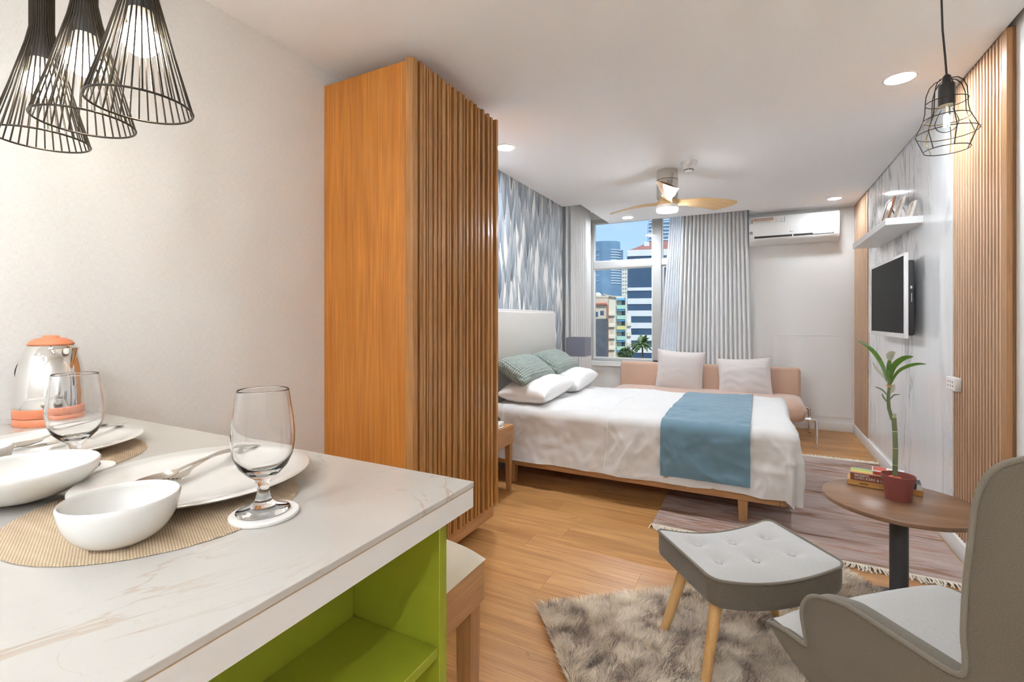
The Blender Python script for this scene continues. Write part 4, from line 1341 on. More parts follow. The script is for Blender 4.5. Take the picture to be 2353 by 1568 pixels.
# ================================================================== ARMCHAIR
AC_LOC, AC_ROT = (0.030, 1.554, 0.0), R(42)
ch = thing('armchair', 'grey tweed wing armchair with piped edges beside the side table', 'armchair', AC_LOC, AC_ROT)
CW = 0.68
# side outline as (back distance b, height z)
side = [(-0.004, 0.428), (0.056, 0.440), (0.110, 0.442), (0.124, 0.448), (0.118, 0.48), (0.110, 0.52), (0.118, 0.555), (0.138, 0.580), (0.17, 0.596), (0.21, 0.608), (0.246, 0.615), (0.32, 0.614), (0.40, 0.612), (0.455, 0.612),
        (0.476, 0.625), (0.479, 0.66), (0.476, 0.70), (0.480, 0.80), (0.488, 0.885), (0.495, 0.955), (0.509, 1.004), (0.530, 1.035), (0.566, 1.059), (0.60, 1.066), (0.65, 1.064), (0.685, 1.045),
        (0.69, 1.00), (0.675, 0.80), (0.65, 0.60), (0.625, 0.42), (0.57, 0.33), (0.45, 0.30), (0.30, 0.305), (0.17, 0.335), (0.127, 0.350), (0.076, 0.368), (0.02, 0.398), (-0.004, 0.414)]
def spline(P, m_=3):
    out = []
    n_ = len(P)
    for k in range(n_ - 1):
        p0, p1, p2, p3 = P[max(k - 1, 0)], P[k], P[k + 1], P[min(k + 2, n_ - 1)]
        for j in range(m_):
            q = j / m_
            out.append(tuple(0.5 * (2 * p1[i] + (p2[i] - p0[i]) * q + (2 * p0[i] - 5 * p1[i] + 4 * p2[i] - p3[i]) * q * q + (3 * p1[i] - p0[i] - 3 * p2[i] + p3[i]) * q ** 3) for i in range(2)))
    return out + [P[-1]]
n_edge = len(spline(side[:26]))
side = spline(side[:26]) + side[26:]
TH = 0.055
def side_panel(x0, x1):
    return prism([(-b, z) for b, z in side], x0, x1, 'YZ', 0.010, 3)
obj('side_panel', side_panel(0.0, TH), 'chairfab', ch, 50)
obj('side_panel', side_panel(CW - TH, CW), 'chairfab', ch, 50)
for x in (0.001, CW - 0.001):
    edge = [(x, -b, z) for b, z in side[:n_edge]]
    obj('piping', tube(edge, 0.0055, 8), 'piping', ch, 60)
obj('seat_base', prism([(-b, z) for b, z in [(0.0, 0.412), (0.02, 0.398), (0.127, 0.35), (0.30, 0.306), (0.45, 0.302), (0.56, 0.335), (0.60, 0.40), (0.60, 0.415)]], TH + 0.001, CW - TH - 0.001, 'YZ'), 'chairfab', ch, 40)
def scush(u, v, top):
    s, t = u * 2 - 1, v * 2 - 1
    x = 0.016 + (CW - 0.032) * u if v > 0.80 else TH + 0.002 + (CW - 2 * TH - 0.004) * u
    y = -0.56 + 0.562 * v
    f_ = (1 - abs(s) ** 6) ** 0.4 * (1 - abs(t) ** 7) ** 0.4
    return (x, y, 0.436 + (0.034 * f_ + 0.012 * f_ * (1 - s * s) if top else -0.002 * f_))
obj('seat_cushion', two_sided(lambda u, v: scush(u, v, True), lambda u, v: scush(u, v, False), 40, 36), 'seatfab', ch, 60)
bk = [(-b, z) for b, z in [(0.50, 0.45), (0.535, 0.60), (0.58, 0.85), (0.605, 1.03), (0.63, 1.060), (0.665, 1.052), (0.680, 1.02), (0.668, 0.80), (0.642, 0.60), (0.615, 0.42), (0.56, 0.42)]]
obj('backrest', prism(bk, TH + 0.001, CW - TH - 0.001, 'YZ', 0.012, 3), 'seatfab', ch, 50)
def round_leg(name, p0, p1, r0, r1, mat, parent):
    return obj(name, tube([p0, p1], [r0, r1], 20), mat, parent, 60)
for x, dx in ((0.12, -0.04), (CW - 0.12, 0.04)):
    round_leg('leg', (x, -0.17, 0.325), (x + dx, -0.10, 0.001), 0.021, 0.014, 'beech', ch)
    round_leg('leg', (x, -0.48, 0.308), (x + dx, -0.56, 0.001), 0.021, 0.014, 'beech', ch)

# ================================================================== FOOTSTOOL
OT = thing('footstool', 'buttoned grey tweed footstool with splayed light wooden legs', 'footstool', (-0.047, 2.062, 0), R(37.9))
OL, OW = 0.2675, 0.1975
def rr_outline(a, b, r, n=8):
    pts = []
    for cx_, cy_, a0 in ((a - r, b - r, 0), (-a + r, b - r, 90), (-a + r, -b + r, 180), (a - r, -b + r, 270)):
        for k in range(n + 1):
            t = R(a0 + 90 * k / n)
            pts.append((cx_ + r * math.cos(t), cy_ + r * math.sin(t)))
    out = []
    for k in range(len(pts)):      # subdivide the long straight runs
        p, q = pts[k], pts[(k + 1) % len(pts)]
        d = math.hypot(q[0] - p[0], q[1] - p[1])
        m_ = max(1, int(d / 0.02))
        out += [(p[0] + (q[0] - p[0]) * j / m_, p[1] + (q[1] - p[1]) * j / m_) for j in range(m_)]
    return out
oo = rr_outline(OL, OW, 0.035)
def bowz(x):
    return 0.040 * (x / OL) ** 2
btns = [(bx_, by_) for bx_ in (-0.155, 0.0, 0.155) for by_ in (-0.068, 0.068)]
ZT = 0.378
def topz(x, y, k):
    z = ZT + bowz(x) + 0.034 * (1 - k ** 3)
    for bx_, by_ in btns:
        d2 = ((x - bx_) ** 2 + (y - by_) ** 2)
        z -= 0.020 * math.exp(-d2 / (2 * 0.027 ** 2)) + 0.012 * math.exp(-d2 / (2 * 0.012 ** 2))
    return z
V, F = [], []
nO = len(oo)
ks = [k / 26 for k in range(1, 27)]
V.append((0, 0, topz(0, 0, 0)))
for k in ks:
    for x, y in oo:
        V.append((x * k, y * k, topz(x * k, y * k, k)))
for j in range(nO):
    F.append((0, 1 + j, 1 + (j + 1) % nO))
for i in range(len(ks) - 1):
    for j in range(nO):
        a = 1 + i * nO + j
        b = 1 + i * nO + (j + 1) % nO
        F.append((a, b, b + nO, a + nO))
obj('seat_top', (V, F), 'seatfab', OT, 60)
V, F = [], []
for kz, ks_ in ((0.0, 1.0), (-0.02, 1.004), (-0.075, 1.004), (-0.092, 0.99), (-0.098, 0.96)):
    for x, y in oo:
        V.append((x * ks_, y * ks_, ZT + bowz(x) + kz))
for i in range(4):
    for j in range(nO):
        a, b = i * nO + j, i * nO + (j + 1) % nO
        F.append((a, b, b + nO, a + nO))
F.append(tuple(4 * nO + j for j in range(nO)))
obj('seat_side', (V, F), 'chairfab', OT, 50)
obj('piping', tube([(x * 1.004, y * 1.004, ZT + bowz(x) + 0.001) for x, y in oo], 0.0052, 8, True), 'piping', OT, 60)
bme = mesh('button', lathe([(0, -0.003), (0.0125, -0.003), (0.0135, 0.0), (0.011, 0.0045), (0.006, 0.0068), (0, 0.0075)], 20), 60)
bme.materials.append(M['seatfab'])
for bx_, by_ in btns:
    link('button', bme, None, OT, (bx_, by_, topz(bx_, by_, max(abs(bx_) / OL, abs(by_) / OW)) + 0.012))
for sx_ in (-1, 1):
    for sy_ in (-1, 1):
        round_leg('leg', (sx_ * 0.185, sy_ * 0.105, 0.305), (sx_ * 0.262, sy_ * 0.147, 0.012), 0.0225, 0.0165, 'beech', OT)

# ================================================================== SIDE TABLE WITH PLANT AND BOOKS
TX, TY = 0.557, 2.657
tb = thing('side_table', 'round walnut side table on a charcoal pole beside armchair', 'table', (TX, TY, 0))
obj('table_top', lathe([(0, 0.480), (0.280, 0.480), (0.2835, 0.482), (0.2845, 0.486), (0.2845, 0.494), (0.2835, 0.4985), (0.281, 0.5), (0, 0.5)], 120), 'walnut', tb, 40)
obj('pole', lathe([(0, 0.018), (0.034, 0.018), (0.034, 0.468), (0, 0.468)], 32), 'charcoal', tb, 40)
obj('top_plate', lathe([(0, 0.4685), (0.09, 0.4685), (0.09, 0.4795), (0, 0.4795)], 32), 'charcoal', tb, 40)
obj('base', lathe([(0, 0.0003), (0.20, 0.0003), (0.20, 0.008), (0.19, 0.014), (0.04, 0.0178), (0, 0.0178)], 64), 'charcoal', tb, 40)

pt = thing('potted_bamboo', 'lucky bamboo plant in a small terracotta pot on side table', 'plant', (0.556, 2.664, 0.5003))
obj('pot', lathe([(0, 0.0), (0.046, 0.0), (0.047, 0.003), (0.056, 0.083), (0.0605, 0.084), (0.0625, 0.108), (0.0605, 0.109), (0.0595, 0.106), (0.055, 0.085), (0.0535, 0.080), (0.052, 0.07), (0, 0.07)], 64), 'pot', pt, 40)
obj('soil', lathe([(0, 0.080), (0.03, 0.083), (0.052, 0.078), (0.052, 0.072), (0, 0.072)], 32), 'soil', pt, 60)
def blob(u, v):
    a, p_ = u * 2 * PI, v * PI / 2
    r = 0.032 * math.cos(p_) * (1 + 0.2 * N(math.cos(a) * 2, math.sin(a) * 2, v * 4))
    return (-0.012 + r * math.cos(a), 0.004 + r * math.sin(a), 0.080 + 0.022 * math.sin(p_))
obj('red_gravel', grid(blob, 24, 8), 'redmoss', pt, 60)
# stem: lower jointed cane, thinner shoot above
cane = [(-0.010, 0.004, 0.075), (-0.010, 0.004, 0.150), (-0.009, 0.004, 0.225), (-0.011, 0.005, 0.300), (-0.014, 0.008, 0.360)]
obj('cane', tube(cane, [0.0105, 0.0100, 0.0100, 0.0098, 0.0096], 16), 'stem', pt, 60)
for x, y, z in cane[1:4]:
    obj('cane_node', shift(lathe([(0.0098, -0.002), (0.0112, 0.0), (0.0098, 0.002)], 20), (x, y, z)), 'node', pt, 60)
obj('cane_cut', tube([(-0.014, 0.008, 0.360), (-0.011, 0.006, 0.378)], [0.0092, 0.0062], 12), 'node', pt, 60)
shoot = [(-0.020, 0.009, 0.350), (-0.030, 0.016, 0.40), (-0.032, 0.018, 0.45), (-0.028, 0.016, 0.50), (-0.028, 0.016, 0.57)]
obj('shoot', tube(shoot, [0.0065, 0.0075, 0.0070, 0.0068, 0.0045], 12), 'stem', pt, 60)
obj('shoot_sheath', shift(lathe([(0.0065, 0.0), (0.014, 0.012), (0.0135, 0.0135), (0.006, 0.004)], 12), (-0.028, 0.016, 0.492)), 'drytip', pt, 60)
def leaf(pts, w, mat, name='leaf', cup=0.25):
    P = [Vector(p) for p in pts]
    # smooth through the control points
    Q = []
    m_ = 14
    for i in range(m_ + 1):
        t = i / m_ * (len(P) - 1)
        k = min(int(t), len(P) - 2)
        q = t - k
        p0, p1, p2, p3 = P[max(k - 1, 0)], P[k], P[k + 1], P[min(k + 2, len(P) - 1)]
        Q.append(0.5 * ((2 * p1) + (p2 - p0) * q + (2 * p0 - 5 * p1 + 4 * p2 - p3) * q * q + (3 * p1 - p0 - 3 * p2 + p3) * q ** 3))
    V, F = [], []
    view = Vector((-0.25, -1.0, 0.15)).normalized()
    for i in range(m_ + 1):
        t = i / m_
        tan = (Q[min(i + 1, m_)] - Q[max(i - 1, 0)]).normalized()
        s = tan.cross(view).normalized()
        nrm = s.cross(tan)
        ww = w * (math.sin(PI * min(1, (t * 0.93 + 0.07)) ** 1.1) ** 0.8 if t < 1 else 0.02) + 0.0006
        for e in (-1, 0, 1):
            V.append(tuple(Q[i] + s * (e * ww) + nrm * (cup * ww * abs(e))))
        for e in (1, 0, -1):
            V.append(tuple(Q[i] + s * (e * ww) + nrm * (cup * ww * abs(e) - 0.0008)))
    for i in range(m_):
        a = i * 6
        for k in range(6):
            l = (k + 1) % 6
            F.append((a + k, a + l, a + 6 + l, a + 6 + k))
    obj(name, (V, F), mat, pt, 70)
leaf([(-0.030, 0.016, 0.50), (-0.050, 0.045, 0.595), (-0.085, 0.10, 0.665), (-0.13, 0.17, 0.70)], 0.0085, 'leaf')
leaf([(-0.027, 0.015, 0.51), (-0.018, 0.00, 0.585), (0.010, -0.03, 0.628), (0.040, -0.055, 0.640)], 0.0110, 'leaf')
leaf([(-0.025, 0.014, 0.505), (-0.008, -0.02, 0.565), (0.020, -0.045, 0.595), (0.050, -0.075, 0.610), (0.072, -0.10, 0.612)], 0.0065, 'leaf')
leaf([(-0.029, 0.016, 0.515), (-0.030, 0.016, 0.58), (-0.026, 0.014, 0.632)], 0.0085, 'leaf')
leaf([(-0.027, 0.012, 0.615), (-0.026, 0.008, 0.640), (-0.012, -0.004, 0.655)], 0.0140, 'dryleaf')
leaf([(-0.031, 0.017, 0.51), (-0.050, 0.035, 0.545), (-0.070, 0.055, 0.575), (-0.080, 0.07, 0.605)], 0.0055, 'dryleaf')
leaf([(-0.031, 0.017, 0.45), (-0.050, 0.030, 0.478), (-0.075, 0.05, 0.490)], 0.0028, 'stem')
leaf([(-0.031, 0.016, 0.42), (-0.045, 0.028, 0.442), (-0.052, 0.035, 0.462)], 0.0030, 'leaf')
leaf([(-0.026, 0.014, 0.44), (-0.014, 0.002, 0.462), (0.004, -0.015, 0.468)], 0.0024, 'stem')
leaf([(-0.026, 0.014, 0.47), (-0.018, 0.004, 0.485), (-0.014, 0.0, 0.512)], 0.0065, 'dryleaf')

bkang = R(-9.5)
tray = thing('book_stand', 'bamboo board holding two paperbacks behind the plant pot', 'board', (0.530, 2.800, 0.5003), bkang)
obj('board', rbox(-0.140, 0.140, -0.030, 0.075, 0.0, 0.026, 0.002, 2), 'bamboo', tray)
obj('grip_slot', box(-0.092, -0.058, -0.0304, -0.0295, 0.012, 0.016), 'darkslot', tray)
obj('end_stop', prism([(0.098, 0.0262), (0.139, 0.0262), (0.134, 0.050), (0.110, 0.052)], -0.024, 0.06, 'XZ'), 'charcoal', tray)
obj('end_stop_face', prism([(0.116, 0.0264), (0.1385, 0.0264), (0.134, 0.0498), (0.118, 0.0515)], -0.0262, -0.0242, 'XZ'), 'label_white', tray)
def _cover():
    m, n, b, L = _nodes('gradient_book_cover')
    s = n.nodes.new('ShaderNodeSeparateXYZ')
    t = n.nodes.new('ShaderNodeTexCoord')
    L(t.outputs['Object'], s.inputs[0])
    mr = n.nodes.new('ShaderNodeMapRange')
    mr.inputs[1].default_value = -0.03; mr.inputs[2].default_value = 0.07
    L(s.outputs['Y'], mr.inputs[0])
    L(_ramp(n, L, mr.outputs[0], [(0.0, (0.42, 0.10, 0.03)), (0.25, (0.62, 0.30, 0.08)), (0.5, (0.60, 0.55, 0.10)), (0.8, (0.20, 0.38, 0.06)), (1.0, (0.55, 0.6, 0.55))]), b.inputs['Base Color'])
    b.inputs['Roughness'].default_value = 0.35
    return m
M['bookcover'] = _cover()
M['bookbrown'] = plain('book_spine_brown', (0.22, 0.055, 0.025), 0.4)
M['paper'] = plain('book_paper', (0.70, 0.66, 0.58), 0.8)
M['bookred'] = plain('book_red', (0.55, 0.06, 0.025), 0.35)
b1 = thing('book', 'thick brown spined book lying on the bamboo board', 'book', (0.530, 2.800, 0.5268), bkang, 'books on the side table')
obj('pages', box(-0.127, 0.092, -0.022, 0.068, 0.0025, 0.0325), 'paper', b1)
obj('spine', rbox(-0.128, 0.094, -0.0285, -0.0225, 0.0, 0.035, 0.0015, 2), 'bookbrown', b1)
obj('cover', box(-0.128, 0.094, -0.0222, 0.070, 0.0327, 0.035), 'bookcover', b1)
obj('cover', box(-0.128, 0.094, -0.0222, 0.070, 0.0, 0.0022), 'bookbrown', b1)
text('spine_text', 'MAGNETIC', 0.0115, b1, (-0.112, -0.0290, 0.0255), (R(90), 0, 0), 'text_white', bold=0.0002)
text('spine_text', 'CHECKERS & LUDO', 0.0165, b1, (-0.112, -0.0290, 0.0125), (R(90), 0, 0), 'text_white')
b2 = thing('book', 'small red and white paperback on top of the brown book', 'book', (0.530, 2.800, 0.5620), bkang, 'books on the side table')
obj('pages', box(-0.042, 0.076, -0.012, 0.066, 0.002, 0.0185), 'paper', b2)
obj('spine', rbox(-0.044, 0.078, -0.0165, -0.0125, 0.0, 0.0205, 0.001, 2), 'label_white', b2)
obj('spine_panel', box(-0.040, 0.060, -0.0170, -0.0166, 0.003, 0.0175), 'bookred', b2)
obj('cover', box(-0.044, 0.078, -0.0123, 0.068, 0.0187, 0.0205), 'label_white', b2)
obj('cover_panel', box(-0.040, 0.010, -0.006, 0.064, 0.0206, 0.0210), 'bookred', b2)
obj('cover', box(-0.044, 0.078, -0.0123, 0.068, 0.0, 0.0018), 'label_white', b2)
text('spine_text', "PAPER 'N", 0.0085, b2, (-0.020, -0.0173, 0.0102), (R(90), 0, 0), 'text_brown')

# ================================================================== RIGHT WALL: SHELF, FRAMES, TV, SOCKET
sh = obj('wall_shelf', rbox(0.785, 0.9895, 4.10, 5.36, 1.952, 2.000, 0.002, 2), 'whitelam', None)
tag(sh, 'white floating wall shelf on marble above the television', 'shelf')
M['photo'] = plain('pale_photo_print', (0.72, 0.62, 0.56), 0.15, var=0.5, vscale=14)
M['frame_pale'] = plain('whitewashed_frame', (0.68, 0.63, 0.55), 0.5, var=0.15, vscale=40)
M['frame_brown'] = wood('brown_frame_wood', (0.26, 0.10, 0.045), (0.38, 0.17, 0.08), 'Z', 0.35)
def picture(x, y, rz, w, h, t, mat, label, art='photo', letters=False):
    p = thing('picture_frame', label, 'picture frame', (x, y, 2.0005), rz, 'picture frames on the wall shelf')
    tilt = Matrix.Rotation(R(-14), 4, 'X')
    def tl(g): return turn(g, tilt)
    fw = 0.016
    obj('stile', tl(rbox(-w / 2, -w / 2 + fw, 0, t, 0, h, 0.001, 1)), mat, p)
    obj('stile', tl(rbox(w / 2 - fw, w / 2, 0, t, 0, h, 0.001, 1)), mat, p)
    obj('rail', tl(rbox(-w / 2 + fw, w / 2 - fw, 0, t, 0, fw, 0.001, 1)), mat, p)
    obj('rail', tl(rbox(-w / 2 + fw, w / 2 - fw, 0, t, h - fw, h, 0.001, 1)), mat, p)
    obj('print', tl(box(-w / 2 + fw, w / 2 - fw, t * 0.3, t * 0.6, fw, h - fw)), art, p)
    top = tilt @ Vector((0, t + 0.002, h * 0.72))
    obj('easel_leg', tube([tuple(top), (0, top.y - 0.0 + h * 0.27, 0.004)], 0.0045, 6), mat, p)
    return p
# frames face the room (local -y towards the room)
picture(0.840, 4.490, R(-89), 0.20, 0.215, 0.014, 'frame_brown', 'tall brown picture frame on white shelf, largest of three')
picture(0.872, 4.305, R(-88), 0.13, 0.180, 0.014, 'frame_pale', 'carved pale picture frame on white shelf, middle of three')
picture(0.918, 4.160, R(-86), 0.09, 0.115, 0.014, 'frame_pale', 'small pale picture frame at the near end of white shelf')

tv = thing('television', 'flat screen television with white bezel on the marble wall', 'television', (0.885, 4.61, 1.17))
ty0, ty1, tz1 = -0.53, 0.53, 0.585
obj('bezel', rbox(0.0, 0.022, ty0, ty1, 0.0, tz1, 0.003, 2), 'whitepl', tv, 40)
obj('screen', box(-0.0015, -0.0002, ty0 + 0.022, ty1 - 0.022, 0.034, tz1 - 0.020), 'screen', tv)
obj('back_housing', rbox(0.0225, 0.060, ty0 + 0.02, ty1 - 0.02, 0.02, tz1 - 0.05, 0.012, 3), 'blackmat', tv, 40)
obj('wall_bracket', box(0.0602, 0.1048, -0.16, 0.16, 0.20, 0.36), 'blackmat', tv)
obj('port_plate', box(0.036, 0.046, ty0 + 0.0188, ty0 + 0.0198, 0.34, 0.358), 'label_white', tv)
obj('port_label', box(0.041, 0.044, ty0 + 0.0188, ty0 + 0.0198, 0.25, 0.31), 'label_white', tv)
text('logo_text', 'LG', 0.012, tv, (-0.0004, 0.0, 0.017), (R(90), 0, R(-90)), 'steel', 'CENTER')

sk = thing('wall_socket', 'white double wall socket box on edge of slatted panel', 'socket', (0.9895, 3.48, 0.905))
obj('box', rbox(-0.030, -0.0048, -0.070, 0.072, 0.0, 0.074, 0.003, 2), 'whitepl', sk, 40)
obj('face_plate', rbox(-0.0325, -0.0302, -0.066, 0.068, 0.003, 0.071, 0.001, 1), 'whitepl', sk)
for y_ in (-0.035, 0.0, 0.035):
    for z_ in (0.026, 0.048):
        obj('socket_hole', box(-0.0331, -0.0326, y_ - 0.006, y_ + 0.006, z_ - 0.003, z_ + 0.003), 'darkslot', sk)

# ================================================================== OUTSIDE
GZ = -18.0
gr = struct('ground', box(-700, 400, 8.5, 1200, GZ - 0.5, GZ), plain('city_ground', (0.20, 0.21, 0.19), 0.9))
VA = 0.476996 - math.atan(0.2323)      # heading of the view through the window
def out_root(name, label, cat, D, grp=None):
    return thing(name, label, cat, (-math.sin(VA) * D, math.cos(VA) * D, GZ), VA, grp)
M['b_glass'] = plain('tower_blue_glass', (0.16, 0.27, 0.40), 0.15, var=0.25, vscale=0.05)
M['b_slab'] = plain('tower_slab', (0.62, 0.68, 0.74), 0.6)
M['o_white'] = plain('office_cladding', (0.66, 0.67, 0.69), 0.6, var=0.06, vscale=0.2)
M['o_glass'] = plain('office_blue_glass', (0.045, 0.085, 0.15), 0.08)
M['o_roof'] = plain('office_red_roof', (0.40, 0.17, 0.14), 0.7)
M['beige'] = plain('beige_render', (0.56, 0.47, 0.37), 0.85, var=0.15, vscale=0.3)
M['net'] = plain('dark_scaffold_net', (0.095, 0.10, 0.115), 0.8, var=0.35, vscale=0.5)
M['redcanopy'] = plain('red_canopy', (0.52, 0.13, 0.08), 0.6)
M['cream'] = plain('cream_render', (0.66, 0.62, 0.52), 0.85)
M['mint'] = plain('mint_panel', (0.40, 0.62, 0.50), 0.7)
M['awning'] = plain('blue_awning', (0.10, 0.34, 0.62), 0.6)
M['yellow'] = plain('yellow_panel', (0.66, 0.60, 0.25), 0.7)
M['palm'] = plain('palm_frond', (0.105, 0.165, 0.06), 0.6, var=0.3, vscale=0.6)
M['trunk'] = plain('palm_trunk', (0.16, 0.12, 0.08), 0.9)
M['bush'] = plain('bush_leaves', (0.085, 0.13, 0.05), 0.7, var=0.3, vscale=0.6)
def zz(frac, D): return 1.3 + frac * D - GZ
OUT = 'buildings outside the window'

D = 600.0
tw = out_root('glass_tower', 'tall blue glass tower in the distance, left of the window', 'building', D, OUT)
H1, H2 = zz(0.1616, D), zz(0.1447, D)
p1 = [(-38.0, 2), (-24.0, -4), (-8.0, 0), (-2.6, 8), (-2.6, 30), (-38.0, 30)]
obj('shaft', prism(p1, 0, H1), 'b_glass', tw)
obj('side_shaft', box(-2.5, 1.0, 9, 28, 0, H2), 'b_glass', tw)
obj('left_shaft', box(-44.0, -38.1, 6, 28, 0, H2), 'b_glass', tw)
k = 0
z = H2 - 1.0
while z > 62:
    obj('balcony_slab', prism([(-14.0, -2.6), (-8.0, -0.9), (-1.6, 7.4), (-1.6, 9.0), (-2.58, 8.4), (-8.2, 0.05), (-13.8, -1.5)], z, z + 0.85), 'b_slab', tw)
    if k % 2 == 0:
        obj('balcony_slab', prism([(-37.9, 1.0), (-28.0, -3.2), (-28.2, -2.3), (-37.9, 1.9)], z, z + 0.5), 'b_slab', tw)
    z -= 3.2
    k += 1
D = 700.0
t2 = out_root('far_tower', 'pale blue high-rise rising behind the white office block', 'building', D, OUT)
obj('shaft', box(36.5, 84.0, 0, 40, 0, zz(0.20, D)), 'b_glass', t2)
z = zz(0.195, D)
for k in range(9):
    obj('balcony_slab', box(36.0, 84.5, -1.2, -0.02, z, z + 1.2), 'b_slab', t2)
    z -= 5.0
D = 400.0
cr_b = out_root('cream_block', 'narrow cream apartment block seen between tower and office', 'building', D, OUT)
obj('wall', box(-0.4, 6.0, 0, 12, 0, zz(0.108, D)), 'cream', cr_b)
for k in range(15):
    zc = zz(0.103, D) - k * 3.1
    for x in (0.2, 2.0, 3.7):
        obj('window', box(x, x + 1.0, -0.06, -0.01, zc - 1.3, zc), 'b_glass', cr_b)
D = 150.0
of = out_root('office_block', 'white office block with dark window bands and red roof', 'building', D, OUT)
HT = zz(0.142, D)
obj('core', box(1.66, 24.0, 0.5, 20, 0, HT - 0.4), 'o_glass', of)
pitch = 27.8 * 0.000893 * D
zb = zz((734 - (490 + 760 * 0.2297)) * 0.000893, D)      # centre of the first pale band
band = pitch * 0.47
for k in range(-1, 9):
    z = zb - k * pitch
    if k == -1:
        continue
    h_ = band * (0.55 if k == 0 else 1.0)
    obj('floor_band', box(1.55, 24.2, 0.25, 20.2, z - h_ / 2, z + h_ / 2), 'o_white', of)
obj('floor_band', box(1.50, 24.3, 0.2, 20.3, HT - 1.9, HT), 'o_white', of)
for k in range(1, 7):
    for x in (9.0, 16.5):
        obj('column', box(x, x + 0.5, 0.30, 0.49, zb - k * pitch + band / 2, zb - (k - 1) * pitch - band / 2), 'o_white', of)
obj('roof', ([(1.9, 0.6, HT + 0.01), (24.0, 0.6, HT + 0.01), (24.0, 20, HT + 0.01), (1.9, 20, HT + 0.01), (9.0, 8, HT + 3.6), (20.0, 8, HT + 3.6), (20.0, 14, HT + 3.6), (9.0, 14, HT + 3.6)],
            [(0, 1, 5, 4), (1, 2, 6, 5), (2, 3, 7, 6), (3, 0, 4, 7), (4, 5, 6, 7), (0, 3, 2, 1)]), 'o_roof', of)
obj('roof_cabin', box(6.6, 8.2, 4, 6, HT + 0.3, HT + 3.0), 'o_white', of)
D = 130.0
ps = out_root('pastel_apartments', 'narrow apartment block with mint balconies and blue awnings', 'building', D, OUT)
HP = zz(0.0482, D)
obj('wall', box(-1.55, 1.15, 0.6, 9, 0, HP), 'cream', ps)
obj('pilaster', box(-1.85, -1.50, -0.3, 0.59, 0, HP), 'cream', ps)
obj('pilaster', box(0.80, 1.12, -0.3, 0.59, 0, HP), 'cream', ps)
z = HP - 1.2
for k in range(7):
    obj('awning', prism([(-1.0, z), (0.59, z + 0.5), (0.59, z + 0.62), (-1.0, z + 0.12)], -1.40, 0.72, 'YZ'), 'awning', ps)
    obj('balcony', box(-1.45, 0.75, -0.7, 0.59, z - 2.3, z - 1.25), 'mint' if k % 3 != 2 else 'yellow', ps)
    obj('window', box(-0.2, 0.6, 0.52, 0.595, z - 1.2, z - 0.05), 'o_glass', ps)
    z -= 2.75
obj('rear_wing', box(1.2, 2.3, 2.0, 9, 0, HP - 4.5), 'o_white', ps)
for k in range(5):
    obj('balcony', box(1.25, 2.35, 1.2, 1.98, HP - 8.0 - k * 2.75, HP - 7.0 - k * 2.75), 'cream', ps)
D = 110.0
bg_ = out_root('beige_building', 'weathered beige building with dark netting and rooftop dome', 'building', D, OUT)
HB = zz(0.0505, D)
obj('wall', box(-9.5, -3.1, 0, 10, 0, HB - 0.6), 'beige', bg_)
obj('stair_wing', box(-3.05, -1.55, 1.2, 10, 0, HB - 0.2), 'cream', bg_)
obj('parapet', box(-9.6, -3.0, -0.15, 0.5, HB - 0.6, HB - 0.2), 'beige', bg_)
obj('cornice', prism([(-4.2, HB), (-1.4, HB - 0.55), (-1.4, HB - 0.3), (-4.2, HB + 0.25)], 0.6, 10, 'XZ'), 'beige', bg_)
obj('canopy', box(-9.4, -3.4, -0.9, -0.02, HB - 2.2, HB - 1.85), 'redcanopy', bg_)
obj('net_screen', box(-6.1, -3.15, -0.5, -0.05, 0, HB - 5.4), 'net', bg_)
obj('pier', box(-3.4, -3.11, -0.3, -0.02, 0, HB - 2.2), 'redcanopy', bg_)
for k in range(6):
    zc = HB - 4.2 - k * 2.6
    obj('ledge', box(-3.04, -1.60, 0.5, 1.19, zc - 0.5, zc), 'cream', bg_)
    obj('window', box(-2.75, -1.95, 1.12, 1.19, zc - 2.0, zc - 0.6), 'beige', bg_)
obj('window', box(-6.3, -5.4, -0.06, -0.01, HB - 5.0, HB - 3.8), 'o_glass', bg_)
obj('window', box(-4.9, -4.1, -0.06, -0.01, HB - 4.6, HB - 3.6), 'o_glass', bg_)
dome = [(1.0 * math.cos(a), HB - 0.2 + 1.0 * math.sin(a)) for a in [PI / 2 * k / 8 for k in range(9)]]
obj('roof_dome', shift(lathe([(1.0, HB - 0.6)] + dome, 24), (-5.6, 3.0, 0)), 'cream', bg_, 60)

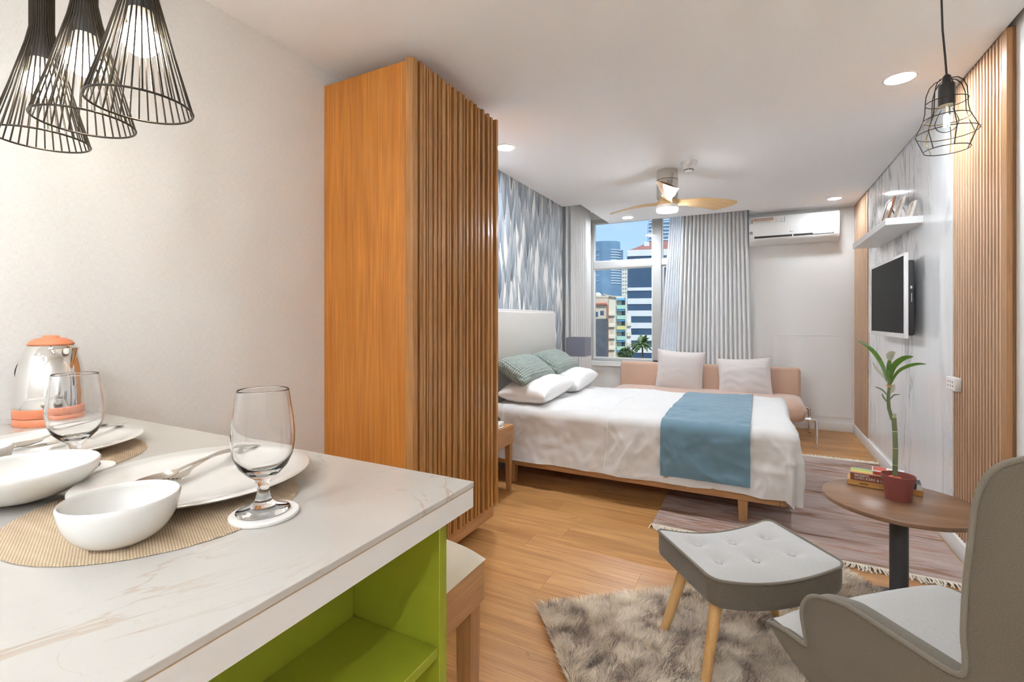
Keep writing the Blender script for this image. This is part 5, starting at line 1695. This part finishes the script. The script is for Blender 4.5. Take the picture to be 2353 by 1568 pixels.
D = 118.0
pm = out_root('palm_tree', 'leafy green palm tree below the office block', 'palm tree', D)
pxc = 0.0395 * D
pzc = zz(-0.050, D)
obj('trunk', tube([(pxc, 0, 0.0), (pxc + 0.2, 0, pzc * 0.5), (pxc, 0, pzc)], [0.28, 0.22, 0.18], 10), 'trunk', pm, 60)
pr_ = random.Random(11)
for k in range(44):
    az = 2 * PI * k / 44 + pr_.uniform(-0.15, 0.15)
    el = pr_.uniform(-0.2, 1.25)
    ln = pr_.uniform(3.0, 4.6)
    V, F = [], []
    for j in range(13):
        t = j / 12
        hr = ln * t * math.cos(el) * (1 - 0.15 * t)
        zr = ln * t * math.sin(el) - 1.9 * t * t
        c_ = Vector((pxc + math.cos(az) * hr, math.sin(az) * hr, pzc + zr))
        sd_ = Vector((-math.sin(az), math.cos(az), 0))
        w = 0.8 * math.sin(PI * min(1, t * 0.9 + 0.08))
        tw_ = 1.0 if j % 2 else 0.42
        V += [tuple(c_ + sd_ * w * tw_ + Vector((0, 0, -0.28 * w * tw_))), tuple(c_), tuple(c_ - sd_ * w * tw_ + Vector((0, 0, -0.28 * w * tw_)))]
    for j in range(12):
        a = 3 * j
        F += [(a, a + 1, a + 4, a + 3), (a + 1, a + 2, a + 5, a + 4)]
    obj('frond', (V, F), 'palm', pm)
def bush(name, label, frac, zfrac, r, seed):
    D = 98.0
    t = out_root(name, label, 'tree', D)
    g = np.random.default_rng(seed)
    n = 700
    th, ph_ = g.uniform(0, 2 * PI, n), np.arccos(g.uniform(-0.6, 1, n))
    rad = r * g.uniform(0.55, 1.05, n)
    cz = zz(zfrac, D)
    V, F = [], []
    for k in range(n):
        c_ = Vector((frac * D + rad[k] * math.sin(ph_[k]) * math.cos(th[k]), rad[k] * math.sin(ph_[k]) * math.sin(th[k]), cz + rad[k] * 0.9 * math.cos(ph_[k])))
        a = Vector(g.normal(0, 1, 3)).normalized() * 0.22
        b = Vector(g.normal(0, 1, 3)).normalized() * 0.22
        o = len(V)
        V += [tuple(c_ - a), tuple(c_ + b), tuple(c_ + a), tuple(c_ - b)]
        F.append((o, o + 1, o + 2, o + 3))
    f_ = obj('foliage', (V, F), 'bush', t)
    f_['kind'] = 'stuff'
    obj('trunk', tube([(frac * D, 0, 0), (frac * D, 0, cz)], [0.2, 0.1], 8), 'trunk', t, 60)
bush('leafy_tree', 'small dark leafy tree between apartments and palm', 0.0075, -0.072, 1.5, 1)
